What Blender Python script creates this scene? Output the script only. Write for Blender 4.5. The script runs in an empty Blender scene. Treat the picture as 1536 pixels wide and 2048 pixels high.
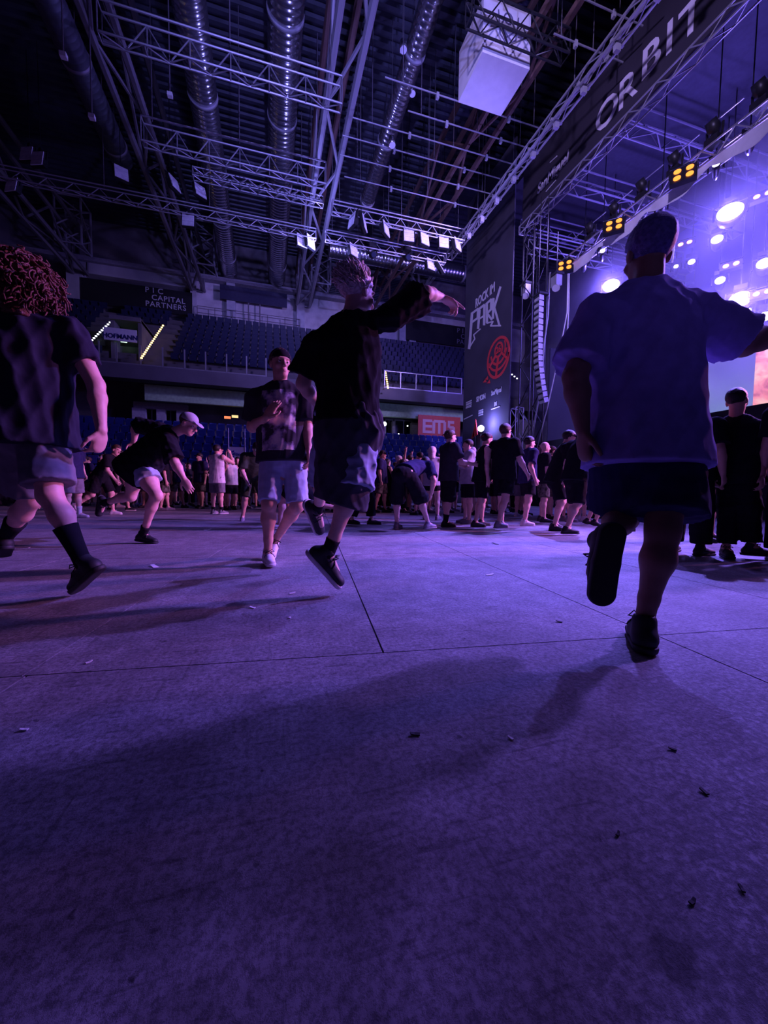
import bpy, math, random
import numpy as np
from mathutils import Matrix, Vector
random.seed(7); rng = np.random.default_rng(11)
C = bpy.context.scene.collection
sc = bpy.context.scene

# ------------------------------------------------------------------ camera (ultra-wide phone, hand held low over the floor)
FPX, CAMZ = 769.0, 0.66
YAW, PITCH, ROLL = math.radians(16.5), math.atan((1024-981.5)/FPX), math.radians(0.65)
cf = np.array([math.sin(YAW)*math.cos(PITCH), math.cos(YAW)*math.cos(PITCH), -math.sin(PITCH)])
_r0 = np.array([math.cos(YAW), -math.sin(YAW), 0.0]); _u0 = np.cross(_r0, cf)
cr = _r0*math.cos(ROLL)+_u0*math.sin(ROLL); cu = -_r0*math.sin(ROLL)+_u0*math.cos(ROLL)
CO = np.array([0, 0, CAMZ])
cd = bpy.data.cameras.new('camera'); cam = bpy.data.objects.new('camera', cd); C.objects.link(cam)
cd.sensor_fit = 'VERTICAL'; cd.sensor_height = 24.0; cd.lens = 24.0*FPX/2048; cd.clip_start = 0.02; cd.clip_end = 200
M = Matrix.Identity(4)
for i in range(3):
    M[i][0], M[i][1], M[i][2], M[i][3] = cr[i], cu[i], -cf[i], CO[i]
cam.matrix_world = M; sc.camera = cam

# ------------------------------------------------------------------ world, exposure, lights
w = bpy.data.worlds.new('world'); sc.world = w; w.use_nodes = True
bg = w.node_tree.nodes['Background']; bg.inputs[0].default_value = (0.13, 0.10, 0.46, 1); bg.inputs[1].default_value = 0.034
sc.view_settings.view_transform = 'Standard'; sc.view_settings.look = 'None'
sc.view_settings.gamma = 1; sc.view_settings.use_curve_mapping = False; sc.view_settings.exposure = 0.0
sc.cycles.use_denoising = True; sc.cycles.max_bounces = 5; sc.cycles.diffuse_bounces = 2; sc.cycles.glossy_bounces = 2
sc.cycles.volume_bounces = 1; sc.cycles.volume_step_rate = 2.0; sc.cycles.sample_clamp_indirect = 4.0; sc.cycles.transmission_bounces = 2
VIO = (0.30, 0.17, 1.0)
def spot(name, loc, tgt, power, col, ang, blend=1.0, rad=0.2):
    l = bpy.data.lights.new(name, 'SPOT'); o = bpy.data.objects.new(name, l); C.objects.link(o)
    l.energy = power; l.color = col; l.spot_size = math.radians(ang); l.spot_blend = blend; l.shadow_soft_size = rad
    d = Vector(tgt)-Vector(loc); o.location = loc; o.rotation_euler = d.to_track_quat('-Z', 'Y').to_euler(); return o
def point(name, loc, power, col, rad=0.3):
    l = bpy.data.lights.new(name, 'POINT'); o = bpy.data.objects.new(name, l); C.objects.link(o)
    l.energy = power; l.color = col; l.shadow_soft_size = rad; o.location = loc; return o
spot('stage_key_light', (11.4, 9.9, 12.9), (3.4, 4.2, 0), 23000, (0.22, 0.16, 1.0), 24, 1.0, 0.14)
spot('stage_cross_light', (13.4, 4.2, 8.6), (1.6, 5.4, 0), 16000, (0.28, 0.155, 1.0), 44, 1.0, 0.30)
spot('floor_fill_light', (10.2, 3.4, 14.2), (3.4, 2.4, 0), 1500, (0.28, 0.17, 1.0), 34, 1.0, 0.4)  # added wash, thins the runner's shadow on the near floor
spot('stage_side_light', (13.6, 3.0, 4.7), (-3.2, 7.5, 2.2), 7500, (0.95, 0.27, 0.86), 56, 1.0, 0.3)
spot('truss_uplight', (11.6, 13.0, 9.0), (3, 19, 16), 3000, (0.27, 0.21, 1.0), 90, 1.0, 0.35)
spot('front_roof_light', (0.5, -5.0, 9.0), (3.4, 18, 17.0), 16000, (0.26, 0.24, 1.0), 48, 1.0, 0.15)
spot('crowd_fill_light', (13.2, 9.0, 6.5), (-3.0, 14.5, 1.0), 5200, (0.85, 0.34, 0.95), 42, 1.0, 0.3)  # added fill, brightens the crowd at the back
point('duct_glint_light', (2.5, 21.3, 13.4), 420, (0.26, 0.24, 1.0), 0.12)  # unseen lamp added for the glints along the ducts
spot('runner_fill_light', (-0.8, -6.5, 3.2), (1.62, 1.25, 1.75), 150, (0.26, 0.17, 1.0), 13, 1.0, 0.3)  # added fill from behind the camera, only for the runner's back
spot('far_stand_light', (12.6, 13.5, 11.8), (1, 32, 12), 10000, (0.40, 0.28, 1.0), 70, 1.0, 0.5)
spot('banner_fill_light', (-3.0, -3.0, 13.0), (12, 14.5, 12.5), 15000, (0.50, 0.38, 1.0), 44, 1.0, 0.5)  # added fill, brightens the stage banners from the front

# ------------------------------------------------------------------ pixel rays -> world points (1536 x 2048 frame)
def ray(px, py): return cf+cr*((px-768)/FPX)+cu*((1024-py)/FPX)
def at_z(px, py, z=0.0):
    d = ray(px, py); return CO+d*((z-CAMZ)/d[2])
def at_x(px, py, x):
    d = ray(px, py); return CO+d*(x/d[0])
def at_y(px, py, y):
    d = ray(px, py); return CO+d*(y/d[1])
def at_d(px, py, d): return CO+ray(px, py)*d

# ------------------------------------------------------------------ materials
MATS = {}
def nodes(name):
    m = bpy.data.materials.new(name); m.use_nodes = True; nt = m.node_tree
    return m, nt, nt.nodes['Principled BSDF']
def mat(name, col, rough=0.6, metal=0.0, var=0.15, scale=6.0, bump=0.0, bscale=60.0, spec=0.4, coat=0.0):
    if name in MATS: return MATS[name]
    m, nt, b = nodes(name); N = nt.nodes.new; L = nt.links.new
    tc = N('ShaderNodeTexCoord'); nz = N('ShaderNodeTexNoise'); nz.inputs['Scale'].default_value = scale; nz.inputs['Detail'].default_value = 5
    L(tc.outputs['Object'], nz.inputs['Vector'])
    rp = N('ShaderNodeValToRGB'); c = np.array(col)
    lo, hi = np.clip(c*(1-var), 0, 1), np.clip(c*(1+var), 0, 1)
    rp.color_ramp.elements[0].position = 0.3; rp.color_ramp.elements[1].position = 0.7
    rp.color_ramp.elements[0].color = (*lo, 1); rp.color_ramp.elements[1].color = (*hi, 1)
    L(nz.outputs['Fac'], rp.inputs['Fac']); L(rp.outputs['Color'], b.inputs['Base Color'])
    b.inputs['Roughness'].default_value = rough; b.inputs['Metallic'].default_value = metal
    b.inputs['Specular IOR Level'].default_value = spec
    if bump:
        n2 = N('ShaderNodeTexNoise'); n2.inputs['Scale'].default_value = bscale; n2.inputs['Detail'].default_value = 4
        L(tc.outputs['Object'], n2.inputs['Vector'])
        bp = N('ShaderNodeBump'); bp.inputs['Strength'].default_value = bump; bp.inputs['Distance'].default_value = 0.01
        L(n2.outputs['Fac'], bp.inputs['Height']); L(bp.outputs['Normal'], b.inputs['Normal'])
    MATS[name] = m; return m
def emit(name, col, s):
    if name in MATS: return MATS[name]
    m, nt, b = nodes(name); b.inputs['Base Color'].default_value = (0.02, 0.02, 0.02, 1)
    b.inputs['Emission Color'].default_value = (*col, 1); b.inputs['Emission Strength'].default_value = s
    MATS[name] = m; return m

def floor_mat():
    m, nt, b = nodes('worn_floor_board'); N = nt.nodes.new; L = nt.links.new
    ge = N('ShaderNodeNewGeometry'); pos = ge.outputs['Position']
    def noise(s, d=6, r=0.6, vec=None):
        n = N('ShaderNodeTexNoise'); n.inputs['Scale'].default_value = s; n.inputs['Detail'].default_value = d; n.inputs['Roughness'].default_value = r
        L(vec or pos, n.inputs['Vector']); return n.outputs['Fac']
    def ramp(f, p0, c0, p1, c1):
        r = N('ShaderNodeValToRGB'); e = r.color_ramp.elements; e[0].position = p0; e[1].position = p1
        e[0].color = (c0, c0, c0, 1); e[1].color = (c1, c1, c1, 1); L(f, r.inputs['Fac']); return r.outputs['Color']
    def mix(kind, fac, a, c):
        x = N('ShaderNodeMix'); x.data_type = 'RGBA'; x.blend_type = kind; x.inputs[0].default_value = fac; L(a, x.inputs[6]); L(c, x.inputs[7]); return x.outputs[2]
    base = ramp(noise(1.1, 8, 0.65), 0.3, 0.26, 0.70, 0.48)
    mid = ramp(noise(7.0, 8, 0.72), 0.34, 0.56, 0.62, 1.0)
    fine = ramp(noise(60.0, 6, 0.8), 0.38, 0.42, 0.56, 1.0)
    mp = N('ShaderNodeMapping'); mp.inputs['Scale'].default_value = (5, 60, 1); mp.inputs['Rotation'].default_value = (0, 0, 0.5); L(pos, mp.inputs['Vector'])
    scr = ramp(noise(1.0, 3, 0.5, mp.outputs['Vector']), 0.30, 0.62, 0.40, 1.0)
    mp2 = N('ShaderNodeMapping'); mp2.inputs['Scale'].default_value = (50, 4, 1); mp2.inputs['Rotation'].default_value = (0, 0, -0.25); L(pos, mp2.inputs['Vector'])
    scr2 = ramp(noise(1.0, 3, 0.5, mp2.outputs['Vector']), 0.28, 0.66, 0.37, 1.0)
    spots = ramp(noise(26.0, 2, 0.5), 0.24, 0.35, 0.29, 1.0)
    st = at_z(1345, 1912)
    vm = N('ShaderNodeVectorMath'); vm.operation = 'DISTANCE'; L(pos, vm.inputs[0]); vm.inputs[1].default_value = tuple(st)
    ad = N('ShaderNodeMath'); ad.operation = 'MULTIPLY_ADD'; L(noise(18, 4), ad.inputs[0]); ad.inputs[1].default_value = 0.07; L(vm.outputs['Value'], ad.inputs[2])
    stain = ramp(ad.outputs[0], 0.062, 0.42, 0.072, 1.0)
    c = base
    for k in (mid, fine, scr, scr2, spots, stain): c = mix('MULTIPLY', 1.0, c, k)
    tint = N('ShaderNodeRGB'); tint.outputs[0].default_value = (0.97, 0.93, 1.0, 1)
    c = mix('MULTIPLY', 1.0, c, tint.outputs[0]); L(c, b.inputs['Base Color'])
    b.inputs['Roughness'].default_value = 0.55; b.inputs['Specular IOR Level'].default_value = 0.35
    bp = N('ShaderNodeBump'); bp.inputs['Strength'].default_value = 0.5; bp.inputs['Distance'].default_value = 0.004
    L(mix('MULTIPLY', 1.0, mid, fine), bp.inputs['Height']); L(bp.outputs['Normal'], b.inputs['Normal'])
    return m
MFLOOR = floor_mat()
STEEL = mat('galvanised_steel', (0.60, 0.60, 0.64), 0.22, 0.95, 0.12, 9)
ALU = mat('truss_aluminium', (0.36, 0.36, 0.40), 0.45, 0.5, 0.12, 12)
DARKSTEEL = mat('dark_painted_steel', (0.16, 0.15, 0.17), 0.5, 0.3, 0.2, 4)
RUST = mat('red_oxide_steel', (0.17, 0.10, 0.09), 0.6, 0.2, 0.3, 3)
BLACK = mat('matte_black', (0.016, 0.016, 0.018), 0.7, 0, 0.2, 8)
BLACKMET = mat('black_metal', (0.03, 0.03, 0.035), 0.4, 0.4, 0.2, 8)
CONC = mat('pale_concrete', (0.42, 0.40, 0.42), 0.85, 0, 0.22, 1.2, 0.4, 8)
CONCD = mat('dark_concrete', (0.14, 0.13, 0.15), 0.85, 0, 0.25, 1.0, 0.4, 8)
DECK = mat('roof_deck_metal', (0.06, 0.065, 0.09), 0.5, 0.4, 0.2, 2)
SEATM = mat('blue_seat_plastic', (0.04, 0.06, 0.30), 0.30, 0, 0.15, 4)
WHITE = mat('white_paint', (0.72, 0.72, 0.74), 0.6, 0, 0.06, 3)
GREYM = mat('grey_paint', (0.36, 0.36, 0.4), 0.55, 0.2, 0.15, 3)
GLASSD = mat('dark_glazing', (0.02, 0.025, 0.05), 0.08, 0, 0.1, 2, spec=0.6)

# ------------------------------------------------------------------ mesh helpers
class MB:
    def __init__(s): s.v = []; s.f = []; s.mi = []
    def add(s, vs, fs, mi=0):
        n = len(s.v); s.v += [tuple(map(float, p)) for p in vs]; s.f += [tuple(i+n for i in f) for f in fs]; s.mi += [mi]*len(fs)
    def box(s, lo, hi, mi=0, R=None):
        (x0, y0, z0), (x1, y1, z1) = lo, hi
        vs = [(x0, y0, z0), (x1, y0, z0), (x1, y1, z0), (x0, y1, z0), (x0, y0, z1), (x1, y0, z1), (x1, y1, z1), (x0, y1, z1)]
        if R is not None: vs = [tuple(R @ Vector(p)) for p in vs]
        s.add(vs, [(3, 2, 1, 0), (4, 5, 6, 7), (0, 1, 5, 4), (1, 2, 6, 5), (2, 3, 7, 6), (3, 0, 4, 7)], mi)
    def tube(s, pts, rs, n=8, mi=0, cap=True):
        pts = [np.array(p, float) for p in pts]
        if not hasattr(rs, '__len__'): rs = [rs]*len(pts)
        vs = []; pu = None
        for i, p in enumerate(pts):
            d = pts[min(i+1, len(pts)-1)]-pts[max(i-1, 0)]; d = d/(np.linalg.norm(d)+1e-9)
            if pu is None: a = np.array([0, 0, 1.0]) if abs(d[2]) < 0.9 else np.array([1.0, 0, 0]); pu = np.cross(d, a)
            pu = pu-d*(pu@d); pu /= np.linalg.norm(pu)+1e-9; q = np.cross(d, pu)
            vs += [p+rs[i]*(pu*math.cos(2*math.pi*k/n)+q*math.sin(2*math.pi*k/n)) for k in range(n)]
        fs = [(i*n+k, i*n+(k+1) % n, (i+1)*n+(k+1) % n, (i+1)*n+k) for i in range(len(pts)-1) for k in range(n)]
        if cap: fs += [tuple(range(n-1, -1, -1)), tuple((len(pts)-1)*n+k for k in range(n))]
        s.add(vs, fs, mi)
    def prism(s, poly, ex, mi=0):
        n = len(poly); ex = np.array(ex, float); p = [np.array(a, float) for a in poly]
        s.add(p+[a+ex for a in p], [tuple(range(n-1, -1, -1)), tuple(range(n, 2*n))]+[(i, (i+1) % n, n+(i+1) % n, n+i) for i in range(n)], mi)
    def mesh(s, name, mats, smooth=False):
        me = bpy.data.meshes.new(name); me.from_pydata(s.v, [], s.f); me.update()
        for m in (mats if isinstance(mats, (list, tuple)) else [mats]): me.materials.append(m)
        if any(s.mi): me.polygons.foreach_set('material_index', s.mi)
        if smooth: me.polygons.foreach_set('use_smooth', [True]*len(me.polygons))
        return me
    def build(s, name, mats, parent=None, smooth=False, loc=None):
        return link(name, s.mesh(name, mats, smooth), parent, loc)
def link(name, me, parent=None, loc=None, mtx=None):
    o = bpy.data.objects.new(name, me); C.objects.link(o)
    if parent is not None: o.parent = parent
    if mtx is not None: o.matrix_basis = mtx
    if loc is not None: o.location = loc
    return o
def tag(o, label=None, cat=None, group=None, kind=None):
    for k, v in (('label', label), ('category', cat), ('group', group), ('kind', kind)):
        if v: o[k] = v
    return o
def thing(name, label, cat, loc=(0, 0, 0), rz=0, group=None):
    o = bpy.data.objects.new(name, None); C.objects.link(o); o.location = loc; o.rotation_euler = (0, 0, rz); o.empty_display_size = 0.1
    return tag(o, label, cat, group)
def struct(o): o['kind'] = 'structure'; return o
def copy_tree(o, parent=None):
    c = o.copy(); C.objects.link(c)
    if parent is not None: c.parent = parent
    for ch in o.children: copy_tree(ch, c)
    return c
BARS = {}
def bar(name, p, q, r, m, parent, off=(0, 0, 0), square=False):
    """one straight member: shared unit bar, turned and scaled between p and q (world), under parent at off"""
    key = (m.name, square)
    if key not in BARS:
        b = MB()
        if square: b.box((-1, -1, 0), (1, 1, 1))
        else: b.tube([(0, 0, 0), (0, 0, 1)], 1.0, 6)
        BARS[key] = b.mesh('bar', m)
    p = Vector(p)-Vector(off); q = Vector(q)-Vector(off); d = q-p
    R = d.to_track_quat('Z', 'X').to_matrix().to_4x4()
    return link(name, BARS[key], parent, mtx=Matrix.Translation(p) @ R @ Matrix.Diagonal((r, r, d.length, 1)))
FONTM = {}
def text(name, body, size, mtx, m, parent=None, ext=0.01, bold=0.0, sx=1.0, align='CENTER', shear=0.0, space=1.0):
    cu_ = bpy.data.curves.new(name, 'FONT'); cu_.body = body; cu_.size = size; cu_.extrude = ext; cu_.offset = bold
    cu_.align_x = align; cu_.align_y = 'CENTER'; cu_.shear = shear; cu_.space_character = space; cu_.resolution_u = 3
    t = bpy.data.objects.new(name, cu_); me = bpy.data.meshes.new_from_object(t); bpy.data.objects.remove(t)
    me.materials.clear(); me.materials.append(m)
    return link(name, me, parent, mtx=mtx @ Matrix.Diagonal((sx, 1, 1, 1)))
def face_y(p): return Matrix.Translation(p) @ Matrix.Rotation(math.pi/2, 4, 'X')                         # readable from -Y
def face_x(p): return Matrix.Translation(p) @ Matrix.Rotation(-math.pi/2, 4, 'Z') @ Matrix.Rotation(math.pi/2, 4, 'X')   # readable from -X

# ================================================================== SETTING
b = MB(); b.box((-24, -6, -0.3), (26, 36, -0.02)); floor = struct(b.build('floor', mat('floor_slab', (0.02, 0.02, 0.02), 0.9)))
PA = math.radians(-6.3); PW, PL = 1.28, 2.43
b = MB(); g = 0.004
b.box((g, g, -0.018), (PW-g, PL-g, 0.0)); pan = b.mesh('floor_panel', MFLOOR)
b = MB(); b.box((g, g, -0.018), (2*PW-g, PL-g, 0.0)); pan2 = b.mesh('floor_panel', MFLOOR)
Rz = Matrix.Rotation(PA, 4, 'Z')
org = Vector((0.44, 1.47, 0))
for j in range(-2, 9):
    for i in range(-12, 13):
        p = org+Rz.to_3x3() @ Vector((i*PW, j*PL, 0))
        if j < 0:
            if i % 2 == 0 and -8 < i < 8:
                p = Vector((1.72, 1.27, 0))+Rz.to_3x3() @ Vector((i*PW, j*PL+0.06, 0)); link('floor_panel', pan2, floor, mtx=Matrix.Translation(p) @ Rz)
            continue
        if -15 < p.x < 15 and p.y < 19.6 and -2.6 < p.y:
            if p.x > 11.2: continue
            link('floor_panel', pan, floor, mtx=Matrix.Translation(p) @ Rz)
# roof deck: trapezoidal metal sheet, ribs run along X
b = MB(); vs = []; y = -6.0; prof = []
while y < 36: prof += [(y, 20.3), (y+0.16, 20.3), (y+0.22, 20.46), (y+0.38, 20.46)]; y += 0.44
for (yy, zz) in prof: vs += [(-24, yy, zz), (26, yy, zz)]
b.add(vs, [(2*i, 2*i+1, 2*i+3, 2*i+2) for i in range(len(prof)-1)])
b.box((-24, -6, 20.5), (26, 36, 20.7))
struct(b.build('ceiling', DECK))
b = MB(); b.box((-20.4, -6, 0), (-20, 36, 20.3)); struct(b.build('wall_left', CONCD))
b = MB(); b.box((24.6, -6, 0), (25, 36, 20.3)); struct(b.build('wall_right', CONCD))
b = MB(); b.box((-20, 34.4, 0), (25, 34.8, 20.3)); struct(b.build('wall_far', CONCD))
# --- lower bowl: stepped concrete
LB = [(20.5+0.75*i, 0.42+0.5*i) for i in range(8)]
b = MB()
for i, (yy, zz) in enumerate(LB): b.box((-20, yy, 0), (24, yy+0.75, zz))
b.box((-20, 26.5, 0), (24, 34.4, 3.95)); b.box((-20, 20.3, 0), (24, 20.5, 1.25))
struct(b.build('grandstand_lower_tier', CONCD))
# --- concourse back wall, pillars, beam, upper tier
b = MB(); b.box((-20, 29.6, 4.1), (24, 29.9, 8.0)); struct(b.build('wall_concourse', CONCD))
b = MB(); b.box((-7.4, 27.3, 6.1), (16.5, 27.6, 7.05)); struct(b.build('trim_1', mat('pale_green_paint', (0.46, 0.70, 0.42), 0.7)))
for px in (787, 829): pass
UT = [(26.3+0.7*i, 7.75+0.60*i) for i in range(10)]
b = MB()
b.box((-20, 26.0, 7.0), (24, 26.3, 7.75)); b.box((-20, 26.3, 7.4), (24, 27.2, 7.75)); b.box((-20, 33.2, 7.4), (24, 34.4, 13.2))
for i, (yy, zz) in enumerate(UT): b.box((-20, yy, zz-0.7), (24, yy+0.72, zz))
struct(b.build('grandstand_upper_tier', mat('tier_concrete', (0.09, 0.085, 0.10), 0.8, 0, 0.2, 1.5)))
b = MB(); b.box((-20, 25.94, 7.0), (24, 26.0, 7.8)); struct(b.build('trim_2', mat('fascia_grey', (0.13, 0.12, 0.15), 0.7, 0, 0.15, 1)))
# --- rear wall above the upper tier with pilasters and a pale concrete face
b = MB()
x0, x1 = at_y(385, 600, 33.9)[0], at_y(930, 600, 33.9)[0]
b.box((x0, 33.9, 13.0), (x1+8, 34.4, 16.85)); struct(b.build('wall_upper_pale', CONC))
b = MB(); b.box((-20, 33.3, 16.85), (24, 34.4, 17.15)); struct(b.build('trim_3', mat('cap_grey', (0.24, 0.23, 0.27), 0.7)))
xa, xb_ = at_y(137, 580, 33.9)[0], at_y(388, 600, 33.9)[0]
b = MB()   # pale surround of the left sign bay
b.box((xa, 33.6, 13.0), (xa+1.0, 34.4, 16.85)); b.box((xb_-0.2, 33.6, 13.0), (xb_+0.2, 34.4, 16.85)); b.box((xa+1.0, 33.6, 16.1), (xb_-0.2, 34.4, 16.85)); b.box((xa+1.0, 33.6, 14.0), (xb_-0.2, 34.4, 14.6))
struct(b.build('trim_4', mat('grey_surround', (0.34, 0.33, 0.36), 0.8, 0, 0.15, 1)))
n = 5
for px in (462, 601, 806, 826):
    xx = at_y(px, 600, 33.5)[0]; b = MB(); b.box((xx-0.32, 33.4, 13.0), (xx+0.32, 33.9, 16.85)); struct(b.build('trim_%d' % n, GREYM)); n += 1
# concourse details: pale door surrounds, pillars, glazing
for px, wd, zz in ((278, 0.75, 5.8), (322, 0.5, 5.8), (365, 0.7, 5.8), (768, 0.3, 6.0), (787, 0.22, 6.0), (829, 0.5, 6.0)):
    p = at_y(px, 820, 28.6); b = MB(); b.box((p[0]-wd/2, 28.5, 4.1), (p[0]+wd/2, 28.9, zz)); struct(b.build('trim_%d' % n, mat('pale_pillar', (0.52, 0.50, 0.56), 0.7))); n += 1
xa2, xb2 = at_y(278, 800, 28.6)[0], at_y(365, 800, 28.6)[0]
b = MB(); b.box((xa2-0.3, 28.5, 5.8), (xb2+0.3, 28.9, 6.2)); struct(b.build('trim_%d' % n, mat('door_head_grey', (0.3, 0.29, 0.34), 0.7)))
for k, (u0, u1) in enumerate(((290, 318), (327, 356), (770, 786), (789, 825))):
    a, c = at_y(u0, 820, 29.3)[0], at_y(u1, 820, 29.3)[0]
    b = MB(); b.box((a, 29.3, 4.1), (c, 29.36, 6.3)); o = struct(b.build('window_%d' % (k+1), GLASSD))
    f = MB(); f.box((a, 29.24, 6.2), (c, 29.3, 6.3)); f.box((a, 29.24, 4.1), (a+0.08, 29.3, 6.2)); f.box((c-0.08, 29.24, 4.1), (c, 29.3, 6.2)); f.box(((a+c)/2-0.04, 29.24, 4.1), ((a+c)/2+0.04, 29.3, 6.2)); f.build('window_frame', GREYM, o)
# vomitory in the upper tier (box let into the slope)
va, vb = at_y(232, 700, 28.4)[0], at_y(292, 700, 28.4)[0]
b = MB(); b.box((va, 27.6, 7.75), (va+0.2, 31.0, 11.0)); b.box((vb-0.2, 27.6, 7.75), (vb, 31.0, 11.0)); b.box((va, 30.8, 7.75), (vb, 31.0, 11.0)); b.box((va, 27.4, 10.8), (vb, 31.0, 11.05))
struct(b.build('wall_vomitory', CONCD))
# louvre wall high at the far end
la, lb_ = at_y(655, 545, 33.7)[0], at_y(835, 545, 33.7)[0]
t = thing('louvre_panel', 'wide horizontal metal louvre high on the far wall below the round crosswise duct', 'louvre', (0, 33.6, 0))
for k in range(16): b = MB(); b.box((la, -0.06, 17.3+k*0.14), (lb_, 0.06, 17.37+k*0.14)); b.build('slat', DECK, t)
b = MB(); b.box((la, 0.08, 17.2), (lb_, 0.14, 19.6)); b.build('backing', BLACKMET, t)
# ================================================================== RAILINGS, SIGNS, SEATS OF THE FAR STAND
def railing(label, xs, top, group=None):
    t = thing('balcony_railing', label, 'railing', (xs[0], 26.1, 7.75))
    for x in xs: bar('post', (x, 26.1, 7.75), (x, 26.1, 9.0), 0.035, ALU, t, (xs[0], 26.1, 7.75), True)
    for a, c in zip(xs[:-1], xs[1:]):
        bar('kick_rail', (a+0.05, 26.1, 7.85), (c-0.05, 26.1, 7.85), 0.05, ALU, t, (xs[0], 26.1, 7.75), True)
        if top: bar('top_rail', (a, 26.1, 8.98), (c, 26.1, 8.98), 0.025, ALU, t, (xs[0], 26.1, 7.75), True)
    return t
px_posts = [198, 233, 281, 325, 369, 411, 453, 493, 532]
railing('open row of grey balcony posts with low ledge above the pale green beam', [at_y(u, 700, 26.1)[0] for u in px_posts], False)
railing('grey balcony railing with top rail above the red orange sign on the right', [at_y(u, 760, 26.1)[0] for u in (769, 801, 832, 863, 893, 923)], True)
# seats
ORD = ['number %d' % k for k in range(1, 90)]; ORD[:20] = 'first second third fourth fifth sixth seventh eighth ninth tenth eleventh twelfth thirteenth fourteenth fifteenth sixteenth seventeenth eighteenth nineteenth twentieth'.split()
def seat_mesh():
    b = MB()
    for k in range(4):                       # curved backrest, four strips
        x0, x1 = -0.19+0.095*k, -0.19+0.095*(k+1); c = lambda x: 0.05-1.2*x*x
        b.add([(x0, c(x0), 0.40), (x1, c(x1), 0.40), (x1, c(x1)+0.10, 0.84), (x0, c(x0)+0.10, 0.84), (x0, c(x0)+0.03, 0.40), (x1, c(x1)+0.03, 0.40), (x1, c(x1)+0.13, 0.84), (x0, c(x0)+0.13, 0.84)],
              [(0, 1, 2, 3), (5, 4, 7, 6), (3, 2, 6, 7), (1, 0, 4, 5)])
    b.add([(-0.2, -0.02, 0.42), (0.2, -0.02, 0.42), (0.2, -0.14, 0.74), (-0.2, -0.14, 0.74), (-0.2, 0.03, 0.42), (0.2, 0.03, 0.42), (0.2, -0.10, 0.75), (-0.2, -0.10, 0.75)],
          [(0, 1, 2, 3), (5, 4, 7, 6), (3, 2, 6, 7), (1, 0, 4, 5), (0, 3, 7, 4), (2, 1, 5, 6)])
    b.box((-0.252, -0.04, 0.36), (-0.222, 0.05, 0.60), 1); b.box((-0.252, 0.02, 0.0), (-0.212, 0.08, 0.38), 1)  # pale side bars: glints at the seat edges put into their colour
    return b
sm = seat_mesh(); SEAT = sm.mesh('stadium_seat', [SEATM, mat('seat_edge_glint', (0.5, 0.5, 0.56), 0.4)])
loose = MB()
for r_, (yy, zz) in enumerate(LB):
    cn = {'left': 0, 'right': 0}
    for k in range(-30, 50):
        x = k*0.5+0.1; p = (x, yy+0.45, zz)
        if -8.0 < x < 1.2 and r_ >= 0 and (x < -2.0 or x > -20): side = 'left'
        elif 6.6 < x < 12.9: side = 'right'
        else: side = None
        if side:
            o = link('stadium_seat', SEAT, loc=p)
            cn[side] += 1; tag(o, 'folded blue seat, %s, row %s up, %s from left' % ('left lower block' if side == 'left' else 'block under orange sign', ORD[r_], ORD[cn[side]-1]), 'seat', 'blue seats of the lower stand, %s block' % side)
        elif (-14 < x < 18):
            loose.box((x-0.21, yy+0.45, zz+0.42), (x+0.21, yy+0.56, zz+0.84)); loose.box((x-0.2, yy+0.31, zz+0.42), (x+0.2, yy+0.36, zz+0.74))
tag(loose.build('stadium_seats_remainder', SEATM), 'rest of the folded blue seats of the lower stand, mostly behind people', 'seats', None, 'stuff')
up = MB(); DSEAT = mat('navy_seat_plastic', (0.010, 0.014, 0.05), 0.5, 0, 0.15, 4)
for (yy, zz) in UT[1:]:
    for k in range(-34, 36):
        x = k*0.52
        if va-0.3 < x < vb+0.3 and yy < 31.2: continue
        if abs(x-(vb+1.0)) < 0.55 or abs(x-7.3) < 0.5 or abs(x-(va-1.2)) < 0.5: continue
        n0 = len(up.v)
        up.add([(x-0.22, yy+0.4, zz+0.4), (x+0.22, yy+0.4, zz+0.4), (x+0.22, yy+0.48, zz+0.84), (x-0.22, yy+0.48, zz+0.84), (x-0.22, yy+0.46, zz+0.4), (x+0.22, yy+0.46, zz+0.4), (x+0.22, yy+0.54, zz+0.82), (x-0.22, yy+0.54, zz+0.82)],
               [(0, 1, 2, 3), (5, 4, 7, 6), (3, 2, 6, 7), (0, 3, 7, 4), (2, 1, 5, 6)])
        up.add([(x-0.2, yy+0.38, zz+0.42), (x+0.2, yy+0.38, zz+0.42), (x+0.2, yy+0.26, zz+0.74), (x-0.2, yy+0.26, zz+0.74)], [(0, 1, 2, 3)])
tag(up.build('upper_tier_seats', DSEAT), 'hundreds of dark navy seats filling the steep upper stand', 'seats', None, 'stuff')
# railing in front of the pale wall behind the top row
xs = [at_y(u, 655, 33.2)[0] for u in (395, 430, 465, 500, 535, 570, 600)]
t = thing('walkway_railing', 'thin grey railing along the top row before the pale wall', 'railing', (xs[0], 33.2, 13.2))
for x in xs: bar('post', (x, 33.25, 13.1), (x, 33.25, 14.7), 0.03, DARKSTEEL, t, (xs[0], 33.2, 13.2))
for zz in (14.7, 14.2): bar('rail', (xs[0], 33.25, zz), (xs[-1], 33.25, zz), 0.025, DARKSTEEL, t, (xs[0], 33.2, 13.2))
t = thing('gate_frame', 'square steel gate frame standing before the pale upper wall', 'gate', (0, 33.3, 0)); q0, q1 = at_y(497, 640, 33.3), at_y(520, 640, 33.3)
for p, q in (((q0[0], 33.3, 13.2), (q0[0], 33.3, 15.6)), ((q1[0], 33.3, 13.2), (q1[0], 33.3, 15.6)), ((q0[0], 33.3, 15.6), (q1[0], 33.3, 15.6))): bar('tube', p, q, 0.05, DARKSTEEL, t, (0, 33.3, 0))
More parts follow.
